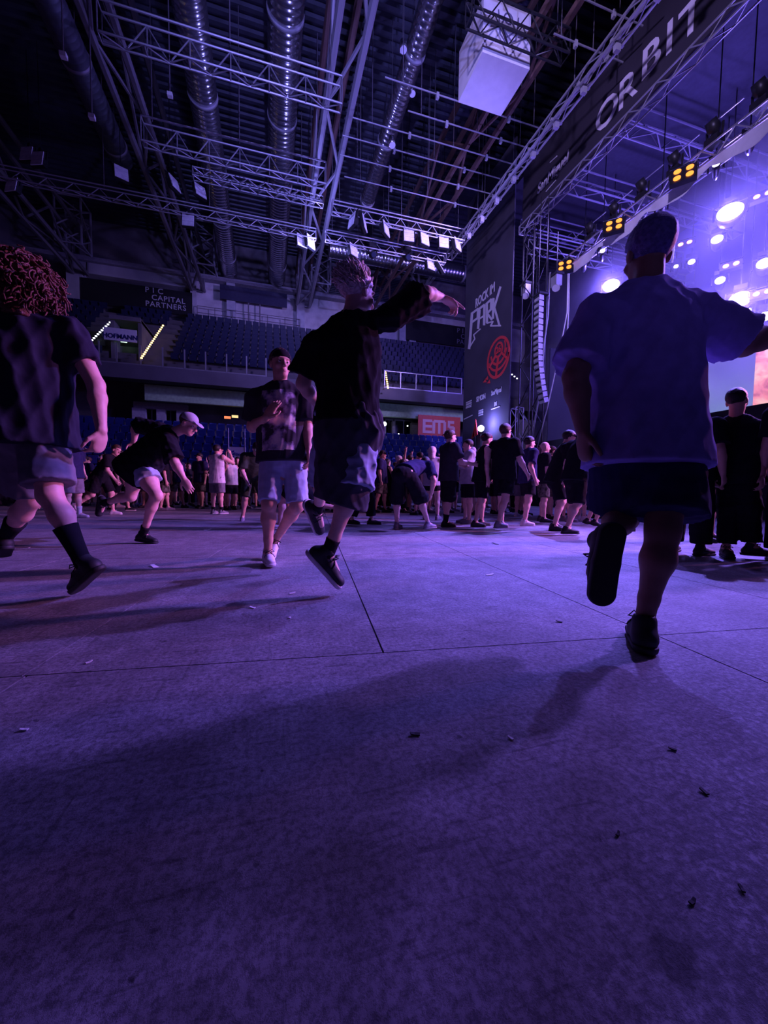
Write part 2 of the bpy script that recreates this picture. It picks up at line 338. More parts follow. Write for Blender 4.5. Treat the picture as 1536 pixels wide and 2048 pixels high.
# stair lights
YEL, WHT = emit('warm_step_light', (1.0, 0.62, 0.18), 5), emit('cool_step_light', (0.85, 0.9, 1.0), 4)
def on_slope(u, v):
    d = ray(u, v); s_ = 0.60/0.70; tt = (7.75+0.72-CAMZ-s_*26.3)/(d[2]-s_*d[1]); return CO+d*tt
def steps(label, u0, v0, u1, v1, y0, y1, n, m):
    t = thing('step_light_strip', label, 'lights', (0, 0, 0))
    for k in range(n):
        f = k/(n-1); p = on_slope(u0+(u1-u0)*f, v0+(v1-v0)*f) if y0 > 26.59 and u0 < 400 or u0 == 771 else at_y(u0+(u1-u0)*f, v0+(v1-v0)*f, y0+(y1-y0)*f); b = MB(); b.box(p-np.array([0.05, 0.03, 0.035]), p+np.array([0.05, 0.03, 0.035])); b.build('step_lamp', m, t)
steps('bright row of warm yellow step lights climbing the aisle right of the stand exit', 283, 716, 326, 651, 26.6, 32.0, 18, YEL)
steps('row of white step lights climbing left of the stand exit', 180, 684, 224, 641, 26.8, 31.0, 12, WHT)
steps('cluster of small warm step lights behind the right balcony railing', 771, 742, 776, 776, 29.5, 26.5, 9, YEL)
steps('four white step lights in the dark beside the tall black festival banner', 1019, 745, 1034, 757, 27, 26.6, 4, WHT)
steps('four white step lights in the dark right of the curved speaker column', 1107, 774, 1117, 782, 27, 26.6, 4, WHT)
# signs on the far stand
def quad_board(name, label, cat, u0, u1, v0, v1, y, m, th=0.08):
    p, q = at_y(u0, v1, y), at_y(u1, v0, y); um = (u0+u1)/2
    zt, zb = at_y(um, (v0+v1)/2-(v1-v0)/2, y)[2], at_y(um, (v0+v1)/2+(v1-v0)/2, y)[2]
    t = thing(name, label, cat, ((p[0]+q[0])/2, y, (zt+zb)/2)); w_, h_ = (q[0]-p[0])/2, (zt-zb)/2
    b = MB(); b.box((-w_, 0, -h_), (w_, th, h_)); b.build('board', m, t); return t, w_, h_
PALETXT = mat('pale_lettering', (0.75, 0.75, 0.8), 0.5, 0, 0.04)
SIGNBLK = mat('black_sign_board', (0.012, 0.012, 0.014), 0.5)
t, w_, h_ = quad_board('sign_board', 'long black board lettered PIC CAPITAL PARTNERS at top left of the far stand', 'sign', 163, 384, 582, 606, 33.5, SIGNBLK)
h_ = 0.95; t.children[0].data.transform(Matrix.Diagonal((1, 1, 2.0, 1)))
for k, (s_, dx) in enumerate((('P I C', 0.0), ('CAPITAL', 0.42), ('PARTNERS', 0.0))): text('lettering', s_, 0.54, face_y((w_-3.2+dx, -0.012, 0.62-0.5*k)), mat('grey_lettering', (0.42, 0.42, 0.46), 0.5), t, 0.01, 0.004, 1.0, 'LEFT', 0, 1.12)
t, w_, h_ = quad_board('sign_board', 'black board with faint PIC CAPITAL PARTNERS lettering, half behind the tall festival banner', 'sign', 812, 960, 648, 688, 33.3, SIGNBLK)
FAINT = mat('dim_lettering', (0.22, 0.22, 0.25), 0.6)
for k, s_ in enumerate(('P I C', '  CAPITAL', 'PARTNERS')): text('lettering', s_, 0.6, face_y((w_-2.4, -0.012, 0.5-0.5*k)), FAINT, t, 0.01, 0.0, 1.0, 'LEFT', 0, 1.1)
t, w_, h_ = quad_board('sign_board', 'pale sign lettered HOFMANN over the exit in the upper stand', 'sign', 208, 273, 657, 682, 27.3, mat('pale_sign', (0.55, 0.55, 0.62), 0.5, 0, 0.05))
text('lettering', 'HOFMANN', 0.37, face_y((0.0, -0.012, -0.12)), mat('navy_lettering', (0.02, 0.025, 0.12), 0.5), t, 0.01, 0.01, 1.0)
t, w_, h_ = quad_board('exit_sign', 'small glowing exit sign under the pale HOFMANN board', 'sign', 241, 253, 676, 684, 27.7, emit('exit_glow', (0.6, 1.0, 0.75), 2.2))
t, w_, h_ = quad_board('reflection_strip', 'thin vertical strip of exit sign reflection, made to glow inside the stand exit', 'light', 246, 248, 706, 720, 28.5, emit('reflection_glow', (0.6, 0.9, 0.8), 1.2))  # reflection of the exit sign, painted as a glowing strip
t, w_, h_ = quad_board('sign_board', 'red orange sign lettered EMS below the right balcony', 'sign', 836, 921, 832, 876, 27.0, mat('sign_red_orange', (0.80, 0.13, 0.05), 0.5, 0, 0.06))
EW = mat('sign_pale_orange', (0.95, 0.62, 0.5), 0.5, 0, 0.03); hs = h_*0.62
def bars2(t, rects, dx):
    b = MB()
    for k_, (x0, z0, x1, z1) in enumerate(rects): b.box((dx+x0*hs, -0.02-0.004*k_, z0*hs), (dx+x1*hs, 0.0, z1*hs))
    b.build('lettering', EW, t)
bars2(t, [(-0.7, 0.62, 0.75, 1), (-0.7, -0.19, 0.75, 0.19), (-0.7, -1, 0.75, -0.62), (-0.75, -1, -0.3, 1)], -w_*0.58)
bars2(t, [(-1.1, -1, -0.65, 0.8), (-0.2, -1, 0.2, 1), (0.65, -1, 1.1, 0.8), (-0.9, 0.6, 0.9, 1)], -w_*0.02)
bars2(t, [(-0.6, 0.6, 0.45, 1), (-0.6, 0.0, -0.2, 0.8), (-0.4, -0.15, 0.4, 0.25), (0.2, -0.8, 0.6, 0.1), (-0.6, -1, 0.4, -0.6)], w_*0.56)
t, w_, h_ = quad_board('sign_board', 'small white sign with stripes emblem on the front of the lower stand', 'sign', 455, 492, 894, 923, 20.1, mat('white_sign', (0.62, 0.62, 0.72), 0.5, 0, 0.03), 0.06)
NAVY = mat('emblem_navy', (0.03, 0.05, 0.35), 0.5)
for k in range(3): b = MB(); b.prism([(-0.32+0.0*k, -0.012, -0.12+0.13*k-0.13), (-0.12, -0.012, -0.02+0.13*k-0.13), (-0.12, -0.012, 0.06+0.13*k-0.13), (-0.32, -0.012, -0.04+0.13*k-0.13)], (0, 0.01, 0)); b.build('stripe', NAVY, t)
text('lettering', 'Förster', 0.2, face_y((0.16, -0.012, 0)), NAVY, t, 0.006, 0.004)
for x in (-w_+0.05, w_-0.05): bar('post', (t.location.x+x, 20.1, 0.0), (t.location.x+x, 20.1, 3.6), 0.03, ALU, t, t.location)
# concourse lamps seen through the glazing
for (u, v, s_) in ((769, 848, 0.16), (815, 852, 0.05), (760, 862, 0.05), (797, 868, 0.05)):
    p = at_y(u, v, 28.2); t = thing('wall_lamp', 'bright round lamp in the concourse window' if s_ > 0.1 else 'tiny lamp glimmering in the concourse window, %s of three' % {815: 'topmost', 760: 'leftmost', 797: 'lowest'}.get(u, ''), 'lamp', p, 0, None if s_ > 0.1 else 'small concourse lamps')
    b = MB(); b.tube([(0, 0, 0), (0, -0.04, 0)], s_, 10); b.build('lens', emit('lamp_glow', (0.85, 0.9, 1.0), 6), t); b = MB(); b.tube([(0, 0.12, 0), (0, 0, 0)], s_*1.15, 10); b.build('housing', BLACKMET, t)
for (u, v, c, lab) in ((455, 835, (1.0, 0.25, 0.1), 'small red sign light glowing in the dark concourse'), (470, 833, (1.0, 0.7, 0.3), 'small amber light beside the red one in the concourse')):
    p = at_y(u, v, 27.9); t = thing('sign_light', lab, 'light', p); b = MB(); b.box((-0.2, -0.03, -0.08), (0.2, 0.03, 0.08)); b.build('lens', emit('sl_%d' % u, c, 1.2), t); b = MB(); b.box((-0.24, 0.03, -0.11), (0.24, 0.1, 0.11)); b.build('housing', BLACKMET, t)
t, w_, h_ = quad_board('panel', 'dark rectangular screen high on the far wall between the two big ducts', 'screen', 440, 574, 578, 606, 33.2, mat('dark_screen', (0.03, 0.03, 0.06), 0.3))

# ================================================================== ROOF STEEL, DUCTS, TRUSSES
def truss(name, label, P, Q, w_, h_, rc, rb, bay, m, group=None, sides=('top', 'bot', 'front', 'back'), mtop=None, hang=None, verts=False):
    """box lattice between P and Q (P,Q = middle of the box); w_ across, h_ high"""
    P, Q = np.array(P, float), np.array(Q, float); d = (Q-P); Ln = np.linalg.norm(d); d /= Ln
    s = np.cross(d, [0, 0, 1.0]); s /= np.linalg.norm(s); up_ = np.cross(s, d)
    t = thing(name, label, 'truss', tuple(P), 0, group); o = tuple(P); mt = mtop or m
    cs = {(a, c): s*a*w_/2+up_*c*h_/2 for a in (-1, 1) for c in (-1, 1)}
    for (a, c), off in cs.items(): bar('chord', P+off, Q+off, rc, mt if c > 0 else m, t, o)
    nb = max(2, int(round(Ln/bay))); st = Ln/nb
    faces = {'front': ((-1, -1), (-1, 1)), 'back': ((1, -1), (1, 1)), 'bot': ((-1, -1), (1, -1)), 'top': ((-1, 1), (1, 1))}
    for fc in sides:
        A, B = cs[faces[fc][0]], cs[faces[fc][1]]
        for k in range(nb):
            p, q = P+d*st*k, P+d*st*(k+1)
            if k % 2: bar('brace', p+A, q+B, rb, m, t, o)
            else: bar('brace', p+B, q+A, rb, m, t, o)
            if verts and k % 2 == 0: bar('brace', p+A, p+B, rb, m, t, o)
    for e in (P, Q):
        for (i, j) in (((-1, -1), (-1, 1)), ((1, -1), (1, 1)), ((-1, -1), (1, -1)), ((-1, 1), (1, 1))): bar('end_brace', e+cs[i], e+cs[j], rb, m, t, o)
    if hang:
        for f in hang:
            p = P+d*Ln*f+up_*h_/2; bar('hoist_chain', p, (p[0], p[1], 20.28), 0.018, DARKSTEEL, t, o)
    return t
def girder(label, x, w_, mb, mt, y0=-4, y1=33.6, z0=16.0, z1=18.6):
    return truss('roof_girder', label, (x, y0, (z0+z1)/2), (x, y1, (z0+z1)/2), w_, z1-z0, 0.14, 0.07, 3.0, mb, None, ('front', 'bot'), mt, (0.02, 0.25, 0.5, 0.75, 0.98))
girder('dark lattice roof girder running away left of the first big duct', -5.3, 0.9, DARKSTEEL, DARKSTEEL)
girder('lattice roof girder with rusty upper chords right of the second big duct', 2.7, 1.0, GREYM, RUST)
girder('rust coloured roof girder passing behind the white hanging cube', 8.9, 0.9, RUST, RUST)
girder('barely lit roof girder at the far left edge of the hall', -13.0, 0.9, DARKSTEEL, DARKSTEEL)
def lattice_leg(label, x, y, z0, z1, w_): return truss('lattice_leg', label, (x, y, z0), (x, y+0.01, z1), w_, w_, 0.07, 0.05, 0.9, GREYM, None, ('front', 'back', 'top', 'bot'))
for u, lab in ((410, 'grey lattice support under the left roof girder beside the first duct'), (640, 'grey lattice support under the middle roof girder right of the second duct'), (150, 'dim lattice support under the far left roof girder')):
    p = at_y(u, 560, 32.6); lattice_leg(lab, p[0], 32.6, 17.15, 20.2, 1.5)
t = thing('v_strut', 'pair of grey steel struts spreading in a V above the pointing hand', 'strut', (12.2, 31.5, 18.45)); o = (12.2, 31.5, 18.45)
p0 = at_y(845, 575, 31.5); p0[2] = 16.2
for u, v in ((822, 545), (835, 520), (862, 552), (905, 512)):
    q = at_y(u, v, 31.5); bar('strut', at_y(840, 590, 31.5), q, 0.11, GREYM, t, o)
def duct(name, label, p, q, r, ring=0.24, m=STEEL, dirty=None):
    p, q = Vector(p), Vector(q); L_ = (q-p).length; n_ = int(L_/ring); pts = []; rs = []
    for k in range(n_):
        z = k*L_/n_
        for dz, dr in ((0, 0), (0.03*ring/0.3, 0.012), (0.06*ring/0.3, 0.0)): pts.append((0, 0, z+dz)); rs.append(r+dr)
    pts.append((0, 0, L_)); rs.append(r); b = MB(); b.tube(pts, rs, 28)
    t = thing(name, label, 'duct', p); o = b.build('pipe', m, t, True); o.rotation_euler = (q-p).to_track_quat('Z', 'X').to_euler()
    R_ = (q-p).to_track_quat('Z', 'X').to_matrix()
    k = 2.0
    while k < L_:
        b = MB(); b.tube([(0, 0, k), (0, 0, k+0.12)], r+0.035, 28); c = b.build('joint_collar', GREYM, t, True); c.rotation_euler = o.rotation_euler
        c2 = p+(q-p)*(k/L_); bar('hanger_rod', (c2.x, c2.y, c2.z+r), (c2.x, c2.y, 20.3), 0.02, DARKSTEEL, t, p); k += 4.0
    return t
duct('ventilation_duct', 'round spiral duct on the left, second from the left, ending above the balcony', (-2.3, -3, 17.6), (-2.95, 33.0, 17.6), 0.58)
duct('ventilation_duct', 'widest round spiral duct just left of the rusty girder', (0.62, -3, 17.6), (0.6, 33.2, 17.6), 0.62)
duct('ventilation_duct', 'slimmer round duct right of the rusty girder with lamps along it', (5.3, -3, 17.8), (5.6, 24.0, 17.8), 0.40)
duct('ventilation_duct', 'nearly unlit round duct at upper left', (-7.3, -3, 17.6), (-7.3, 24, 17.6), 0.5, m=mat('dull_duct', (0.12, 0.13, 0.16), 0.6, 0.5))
duct('cross_duct', 'shiny round duct crossing the hall above the pointing man', (3.9, 27, 17.0), (15, 27, 17.0), 0.55)
# aluminium lighting trusses across the hall
truss('lighting_truss', 'topmost cross truss hung before the ducts', (-4.8, 14.15, 14.5), (2.45, 14.15, 14.5), 0.35, 0.9, 0.035, 0.022, 0.62, ALU, None, ('front', 'bot'), hang=(0.05, 0.5, 0.95), verts=True)
truss('lighting_truss', 'second cross truss down, hung before the ducts', (-4.7, 17.8, 14.5), (2.4, 17.8, 14.5), 0.35, 0.9, 0.035, 0.022, 0.6, ALU, None, ('front', 'bot'), hang=(0.05, 0.5, 0.95), verts=True)
truss('lighting_truss', 'slim dark cross truss third from the top', (-3.3, 20.1, 15.0), (2.6, 20.1, 15.0), 0.35, 0.35, 0.03, 0.02, 0.4, mat('grey_truss', (0.3, 0.3, 0.34), 0.4, 0.6), None, hang=(0.1, 0.9))
truss('lighting_truss', 'long slim cross truss low on the left carrying floodlights', (-12.5, 21.5, 14.25), (2.4, 21.5, 14.25), 0.25, 0.5, 0.03, 0.02, 0.5, ALU, None, ('front', 'bot'), hang=(0.05, 0.35, 0.65, 0.95))
truss('lighting_truss', 'right hand cross truss, upper of two, with a row of floodlights', (2.97, 19.6, 14.5), (10.15, 19.6, 14.5), 0.25, 0.55, 0.032, 0.02, 0.45, ALU, None, ('front', 'bot'), hang=(0.05, 0.5, 0.95))
truss('lighting_truss', 'right hand cross truss, lower of two, before the cross duct', (2.87, 21.1, 14.05), (9.75, 21.1, 14.05), 0.25, 0.5, 0.032, 0.02, 0.45, ALU, None, ('front', 'bot'), hang=(0.05, 0.5, 0.95))
# long rail truss along the stage side, with clamps and pipes
t = truss('rail_truss', 'long bright double rail running beside the black stage header to the far trusses', (10.2, 2.0, 14.5), (10.2, 21.5, 14.5), 0.34, 0.34, 0.05, 0.022, 0.75, ALU, None, hang=(0.2, 0.5, 0.8))
for k in range(14):
    y = 3.5+k*1.3; b = MB(); b.box((-0.09, -0.06, -0.3), (0.09, 0.06, -0.05)); b.box((-0.24, -0.04, -0.1), (0.24, 0.04, 0.0)); b.build('clamp', GREYM, t, loc=(0, y-2.0, -0.1))
for k, (y, z, x0, x1) in enumerate(((9.5, 15.6, 4.4, 11.4), (10.3, 15.6, 6.8, 11.5), (11.0, 15.2, 8.7, 11.5), (14.0, 15.4, 4.0, 10.8), (14.9, 15.4, 5.2, 10.7), (15.8, 15.4, 3.2, 11.2), (16.9, 15.6, 3.0, 10.6), (17.5, 15.3, 3.0, 10.6), (18.6, 15.3, 3.4, 11.0))):
    t = thing('rigging_pipe', 'thin steel pipe %s of nine spanning the roof right of the slim duct' % ('nearest', 'second nearest', 'third nearest', 'fourth nearest', 'middle', 'sixth', 'seventh', 'eighth', 'farthest')[k], 'pipe', (x0, y, z))
    bar('tube', (x0, y, z), (x1, y, z), 0.028, ALU, t, (x0, y, z))
    for f in (0.1, 0.55, 0.92): x = x0+(x1-x0)*f; bar('hanger', (x, y, z), (x, y, 20.3), 0.015, DARKSTEEL, t, (x0, y, z))
    for f in (0.3, 0.75): x = x0+(x1-x0)*f; b = MB(); b.box((-0.05, -0.05, -0.16), (0.05, 0.05, 0.05)); b.build('clamp', GREYM, t, loc=(x-x0, 0, 0))
# white hanging cube; its printed code is left out, underside stays blank
t = thing('hanging_cube', 'white fabric cube with a line emblem hanging from the roof at top right', 'banner', (7.62, 12.8, 15.0))
b = MB(); b.box((-0.90, -0.85, 0.0), (0.90, 0.85, 1.75)); b.build('cover', WHITE, t)
EMB = mat('emblem_grey', (0.12, 0.12, 0.2), 0.6); o = np.array((7.62, 12.8, 15.0))
def estroke(pts, wd=0.022):
    for a, c in zip(pts[:-1], pts[1:]): bar('emblem_line', o+np.array([a[0], -0.865, a[1]]), o+np.array([c[0], -0.865, c[1]]), wd, EMB, t, o)
cx, cz = 0.02, 0.95
estroke([(cx-0.38, cz+0.5), (cx-0.3, cz-0.2), (cx, cz-0.48), (cx+0.3, cz-0.2), (cx+0.38, cz+0.5)]); estroke([(cx-0.3, cz-0.2), (cx-0.3, cz+0.1), (cx, cz-0.2), (cx+0.3, cz+0.1), (cx+0.3, cz-0.2)])
for a in range(12): estroke([(cx+0.16*math.cos(a*math.pi/6), cz+0.36+0.16*math.sin(a*math.pi/6)), (cx+0.16*math.cos((a+1)*math.pi/6), cz+0.36+0.16*math.sin((a+1)*math.pi/6))])
estroke([(cx-0.16, cz+0.3), (cx-0.3, cz+0.05)]); estroke([(cx+0.16, cz+0.3), (cx+0.3, cz+0.05)]); estroke([(cx-0.15, cz-0.32), (cx, cz-0.18), (cx+0.15, cz-0.32)])
for x in (-0.8, 0.8): bar('suspension_wire', o+np.array([x, 0, 1.75]), (o[0]+x, o[1], 20.3), 0.015, DARKSTEEL, t, o)
truss('lighting_truss', 'dark truss crossing before the white hanging cube', (5.9, 11.4, 15.45), (9.5, 11.4, 15.45), 0.4, 0.75, 0.04, 0.022, 0.55, BLACKMET, None, ('front', 'back', 'bot'), hang=(0.1, 0.9))

# ------------------------------------------------------------------ floodlights hung from the trusses
def flood_proto():
    t = thing('floodlight', 'flood', 'floodlight'); b = MB(); b.box((-0.25, 0.02, -0.28), (0.25, 0.14, 0.28)); b.box((-0.2, 0.14, -0.2), (0.2, 0.22, 0.2)); b.build('housing', BLACKMET, t)
    for k in range(3): b = MB(); b.prism([(-0.22, 0.02, -0.265+0.18*k), (0.22, 0.02, -0.265+0.18*k), (0.22, 0.02, -0.10+0.18*k), (-0.22, 0.02, -0.10+0.18*k)], (0, -0.03, 0)); b.build('lens_panel', mat('lens_white', (0.82, 0.82, 0.88), 0.35), t)
    b = MB(); b.tube([(-0.28, 0.08, 0), (-0.29, 0.08, 0.36), (0.29, 0.08, 0.36), (0.28, 0.08, 0)], 0.018, 6); b.build('yoke', BLACKMET, t); b = MB(); b.box((-0.05, 0.04, 0.34), (0.05, 0.12, 0.48)); b.build('clamp', BLACKMET, t)
    return t
FL = None
for (u, v, y, rz, rx, lab) in ((22, 369, 21.5, -25, 12, 'floodlight at the left edge, lowest and nearest of the left group'), (74, 316, 21.5, -20, 10, 'dim floodlight second from the left edge'), (52, 306, 22, -20, 10, 'darkest floodlight just behind the second from left'),
        (243, 345, 21.5, 25, 15, 'tilted floodlight beside the unlit duct'), (350, 366, 21.5, 60, 20, 'floodlight seen almost edge on left of the first duct'), (401, 381, 21.5, 38, 18, 'tilted floodlight on the first big duct'), (376, 438, 21.5, -8, 6, 'brightest floodlight of the left, below the slim truss'),
        (604, 481, 21.6, 20, 8, 'floodlight at the middle girder, left of a pair'), (622, 483, 21.6, 40, 8, 'floodlight at the middle girder, right of a pair'),
        (703, 440, 19.6, -70, 10, 'dim edge-on floodlight, first on the upper right truss'), (730, 446, 19.6, 62, 10, 'edge-on floodlight, second on the upper right truss'), (773, 457, 19.6, 45, 10, 'turned floodlight, third on the upper right truss'),
        (818, 470, 19.6, -5, 8, 'floodlight facing out, fourth on the upper right truss'), (850, 477, 19.6, 18, 10, 'floodlight facing out, fifth on the upper right truss'), (888, 483, 19.6, -3, 8, 'floodlight facing out, sixth on the upper right truss'), (916, 488, 19.6, 32, 12, 'last floodlight of the upper right truss by the bright rail'),
        (708, 500, 21.1, 32, 10, 'floodlight hanging before the cross duct'), (862, 528, 21.1, 18, 10, 'floodlight at the right end of the cross duct'), (882, 532, 21.1, 48, 30, 'small tilted floodlight beside the last one on the lower truss')):
    if FL is None: FL = flood_proto(); o = FL
    else: o = copy_tree(FL)
    o['label'] = lab; o['group'] = 'floodlights on the cross trusses'
    o.location = at_y(u, v, y); o.rotation_euler = (math.radians(-rx), 0, math.radians(rz)); o.scale = (1.22, 1.22, 1.22)
    p = o.location; ul = o.rotation_euler.to_matrix().transposed() @ Vector((0, 0, 1)); st_ = Vector((0, 0.08, 0.44)); b = MB(); b.tube([st_, st_+ul*(((14.32 if p[2] < 13.9 else 20.25)-p[2])/1.22-0.44)], 0.012, 5); b.build('hanger', BLACKMET, o)
def moving_head(u, v, y, lab):
    p = at_y(u, v, y); t = thing('moving_head', lab, 'stage light', p)
    b = MB(); b.box((-0.2, -0.15, 0.35), (0.2, 0.15, 0.6)); b.build('base', BLACKMET, t); b = MB(); b.tube([(-0.24, 0, 0), (-0.22, 0, 0.4), (0.22, 0, 0.4), (0.24, 0, 0)], 0.05, 6); b.build('yoke', BLACKMET, t)
    b = MB(); b.tube([(0, 0.2, 0.12), (0, 0.05, 0.03), (0, -0.2, -0.1), (0, -0.24, -0.12)], [0.12, 0.19, 0.17, 0.15], 14); b.build('head', BLACKMET, t, True); b = MB(); b.tube([(0, -0.24, -0.12), (0, -0.26, -0.13)], 0.13, 14); b.build('lens', GLASSD, t)
    bar('hanger', p+np.array([0, 0, 0.6]), (p[0], p[1], 20.28), 0.015, BLACKMET, t, p)
moving_head(745, 510, 21.1, 'black moving head lamp before the cross duct, left of two'); moving_head(814, 515, 21.1, 'black moving head lamp before the cross duct, right of two')
for k, (u, v, x) in enumerate(((805, 95, 5.4), (823, 183, 5.4), (738, 322, 5.5), (783, 285, 5.5))):
    p = at_x(u, v, x-0.5 if k % 3 == 0 else x+0.5); t = thing('spot_can', 'small lamp can on the slim duct, %s of four' % ('first from the top', 'second from the top', 'lowest', 'third from the top')[k], 'lamp', p)
    b = MB(); b.tube([(0, 0, 0.22), (0, -0.05, 0.0), (0, -0.12, -0.2)], [0.1, 0.14, 0.15], 12); b.build('can', STEEL, t, True); b = MB(); b.tube([(0, -0.12, -0.2), (0, -0.125, -0.22)], 0.13, 12); b.build('lens', mat('lens_white', (1, 1, 1)), t); bar('bracket', p+np.array([0, 0, 0.2]), (p[0], p[1], 20.28), 0.012, DARKSTEEL, t, p)
for k, (u, v) in enumerate(((127, 111), (184, 234), (340, 190))):
    p = at_y(u, v, 13.5+k); t = thing('ceiling_lamp', 'tiny pale roof lamp at upper left, %s of three' % ('topmost', 'lowest', 'right hand')[k], 'lamp', p); b = MB(); b.box((-0.08, -0.07, -0.06), (0.08, 0.07, 0.06)); b.build('housing', WHITE, t); bar('rod', p+np.array([0, 0, 0.1]), (p[0], p[1], 20.3), 0.02, DARKSTEEL, t, p)
# ================================================================== STAGE
SX = 12.0
b = MB(); b.box((13.0, -6, 0), (23.8, 16.9, 2.6)); struct(b.build('stage_deck', BLACK))
b = MB(); b.box((12.9, -6, 0), (13.0, 16.9, 3.15)); struct(b.build('stage_fascia', mat('fascia_black', (0.035, 0.03, 0.04), 0.7)))
b = MB(); b.box((23.8, -6, 0), (24.0, 21, 17)); struct(b.build('stage_backdrop', mat('backdrop_cloth', (0.06, 0.055, 0.24), 0.9, 0, 0.25, 0.4)))
b = MB(); b.box((16.5, 20.2, 0), (23.8, 20.3, 9.5)); struct(b.build('stage_side_drape', mat('side_drape_black', (0.02, 0.02, 0.03), 0.9)))
b = MB(); b.box((18.2, 25.5, 1.2), (24, 25.6, 6.2)); struct(b.build('wall_side_pale', mat('grey_wall_side', (0.30, 0.29, 0.34), 0.8)))
# stage roof: black lid with purlins
b = MB(); b.box((12.2, -6, 16.4), (24, 20, 16.5)); struct(b.build('stage_roof', mat('roof_black', (0.03, 0.03, 0.045), 0.8)))
# header banner
HB = mat('header_cloth', (0.035, 0.03, 0.045), 0.8, 0, 0.2, 0.5, 0.3, 3)
t = thing('header_banner', 'long black header banner above the stage lettered ORBIT', 'banner', (SX, 9, 13.5))
b = MB(); b.box((0, -7.8, 0.2), (0.06, 8.05, 2.9)); b.build('cloth', HB, t)
LIL = mat('pale_lilac_lettering', (0.78, 0.74, 0.82), 0.6, 0, 0.03)
for ch, u, v in (('O', 1214, 228), ('R', 1255, 181), ('B', 1302, 118), ('I', 1340, 78), ('T', 1383, 38)):
    p = at_x(u, v, SX); text('lettering', ch, 1.35, face_x((-0.02, p[1]-9, p[2]-13.5)), LIL, t, 0.01, 0.02, 0.95)
text('lettering', 'SanMiguel', 0.62, face_x((-0.02, at_x(1105, 345, SX)[1]-9, p[2]-13.5)), LIL, t, 0.01, 0.012, 0.78, 'CENTER', 0.12)
bar('rule_line', tuple(at_x(1100, 325, SX-0.02)), tuple(at_x(1114, 312, SX-0.02)), 0.02, LIL, t, (SX, 9, 13.5)); bar('rule_line', tuple(at_x(1092, 383, SX-0.02)), tuple(at_x(1112, 360, SX-0.02)), 0.02, LIL, t, (SX, 9, 13.5))
truss('lighting_truss', 'slim truss along the bottom edge of the black header banner', (SX-0.05, 1.0, 13.5), (SX-0.05, 17.0, 13.5), 0.3, 0.36, 0.03, 0.018, 0.5, ALU, None, ('front', 'bot'))
for k, (y, z) in enumerate(((16.8, 12.9), (14.5, 14.2), (12.0, 14.6), (17.5, 14.3))):
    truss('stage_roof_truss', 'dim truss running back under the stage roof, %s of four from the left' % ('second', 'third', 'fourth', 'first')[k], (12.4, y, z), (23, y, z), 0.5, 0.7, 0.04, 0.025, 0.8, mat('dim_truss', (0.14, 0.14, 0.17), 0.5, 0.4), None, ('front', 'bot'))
# --- tall festival banner on the speaker wing
p0, p1 = at_x(929, 700, SX), at_x(1021, 700, SX)
t = thing('festival_banner', 'tall black wing banner with ROCK IM PARK logo, red round emblem and sponsor marks', 'banner', (SX, 19.5, 0)); BO = np.array((SX, 19.5, 0))
b = MB(); b.box((0, p1[1]-19.5, 2.6), (0.06, p0[1]-19.5, 18.6)); b.build('cloth', mat('wing_cloth', (0.06, 0.055, 0.085), 0.85, 0, 0.2, 0.6), t)
MK = mat('pale_logo', (0.70, 0.68, 0.76), 0.6, 0, 0.03); RED = mat('red_logo', (0.78, 0.06, 0.07), 0.6, 0, 0.05)
def q3(x, y): return at_x(900+x/5.12, 480+y/5.12, SX-0.012)
STK = [0]
def pstroke(pts, wd, m, name='logo_stroke'):
    b = MB(); P = [np.array(p, float) for p in pts]
    for i_, (a, c) in enumerate(zip(P[:-1], P[1:])):
        STK[0] += 1; d = (c-a)/np.linalg.norm(c-a); nrm = np.array([-d[1], d[0]])*wd/2; a2, c2 = a-d*wd*0.3, c+d*wd*0.3
        b.prism([q3(*k)-BO for k in (a2-nrm, c2-nrm, c2+nrm, a2+nrm)], (-0.010-0.0012*(STK[0] % 9), 0, 0))
    b.build(name, m, t)
for pts, wd in (([(226, 752), (203, 1060), (196, 1110)], 24), ([(226, 752), (288, 705), (284, 800), (232, 838)], 20), ([(194, 1112), (255, 1012), (244, 972), (312, 912)], 11),
                ([(304, 720), (288, 905)], 22), ([(300, 705), (352, 665), (350, 868)], 22), ([(300, 810), (350, 775)], 16),
                ([(378, 660), (380, 845)], 22), ([(374, 655), (424, 608), (420, 712), (384, 752), (428, 815)], 20),
                ([(446, 600), (440, 800)], 22), ([(517, 482), (455, 690), (508, 880)], 20), ([(518, 878), (418, 880), (440, 835), (380, 852)], 15)): pstroke(pts, wd, MK)
text('lettering', 'ROCK IM', 0.72, face_x((-0.02, at_x(970, 592, SX)[1]-19.5, at_x(970, 592, SX)[2])), MK, t, 0.008, 0.02, 0.72)
gc = q3(492, 1205)-BO; GR = 1.03
def ring(c, r, wd, m, a0=0, a1=360, nm='emblem_ring'):
    n_ = max(6, int((a1-a0)/9)); b = MB(); vs = []
    for k in range(n_+1):
        a = math.radians(a0+(a1-a0)*k/n_)
        for rr in (r-wd/2, r+wd/2):
            for dx in (-0.02, 0.0): vs.append((c[0]+dx, c[1]+rr*math.cos(a), c[2]+rr*math.sin(a)))
    fs = []
    for k in range(n_):
        q = 4*k; fs += [(q, q+2, q+6, q+4), (q+1, q+5, q+7, q+3), (q, q+4, q+5, q+1), (q+2, q+3, q+7, q+6)]
    b.add(vs, fs); b.build(nm, m, t)
ring(gc, GR, 0.15, RED); sc_ = gc+np.array([0, -0.05, 0.40]); ring(sc_, 0.36, 0.12, RED)
ring(sc_, 0.74, 0.13, RED, 190, 350); ring(sc_, 1.06, 0.12, RED, 205, 335); ring(sc_, 0.62, 0.08, RED, 150, 20+190)
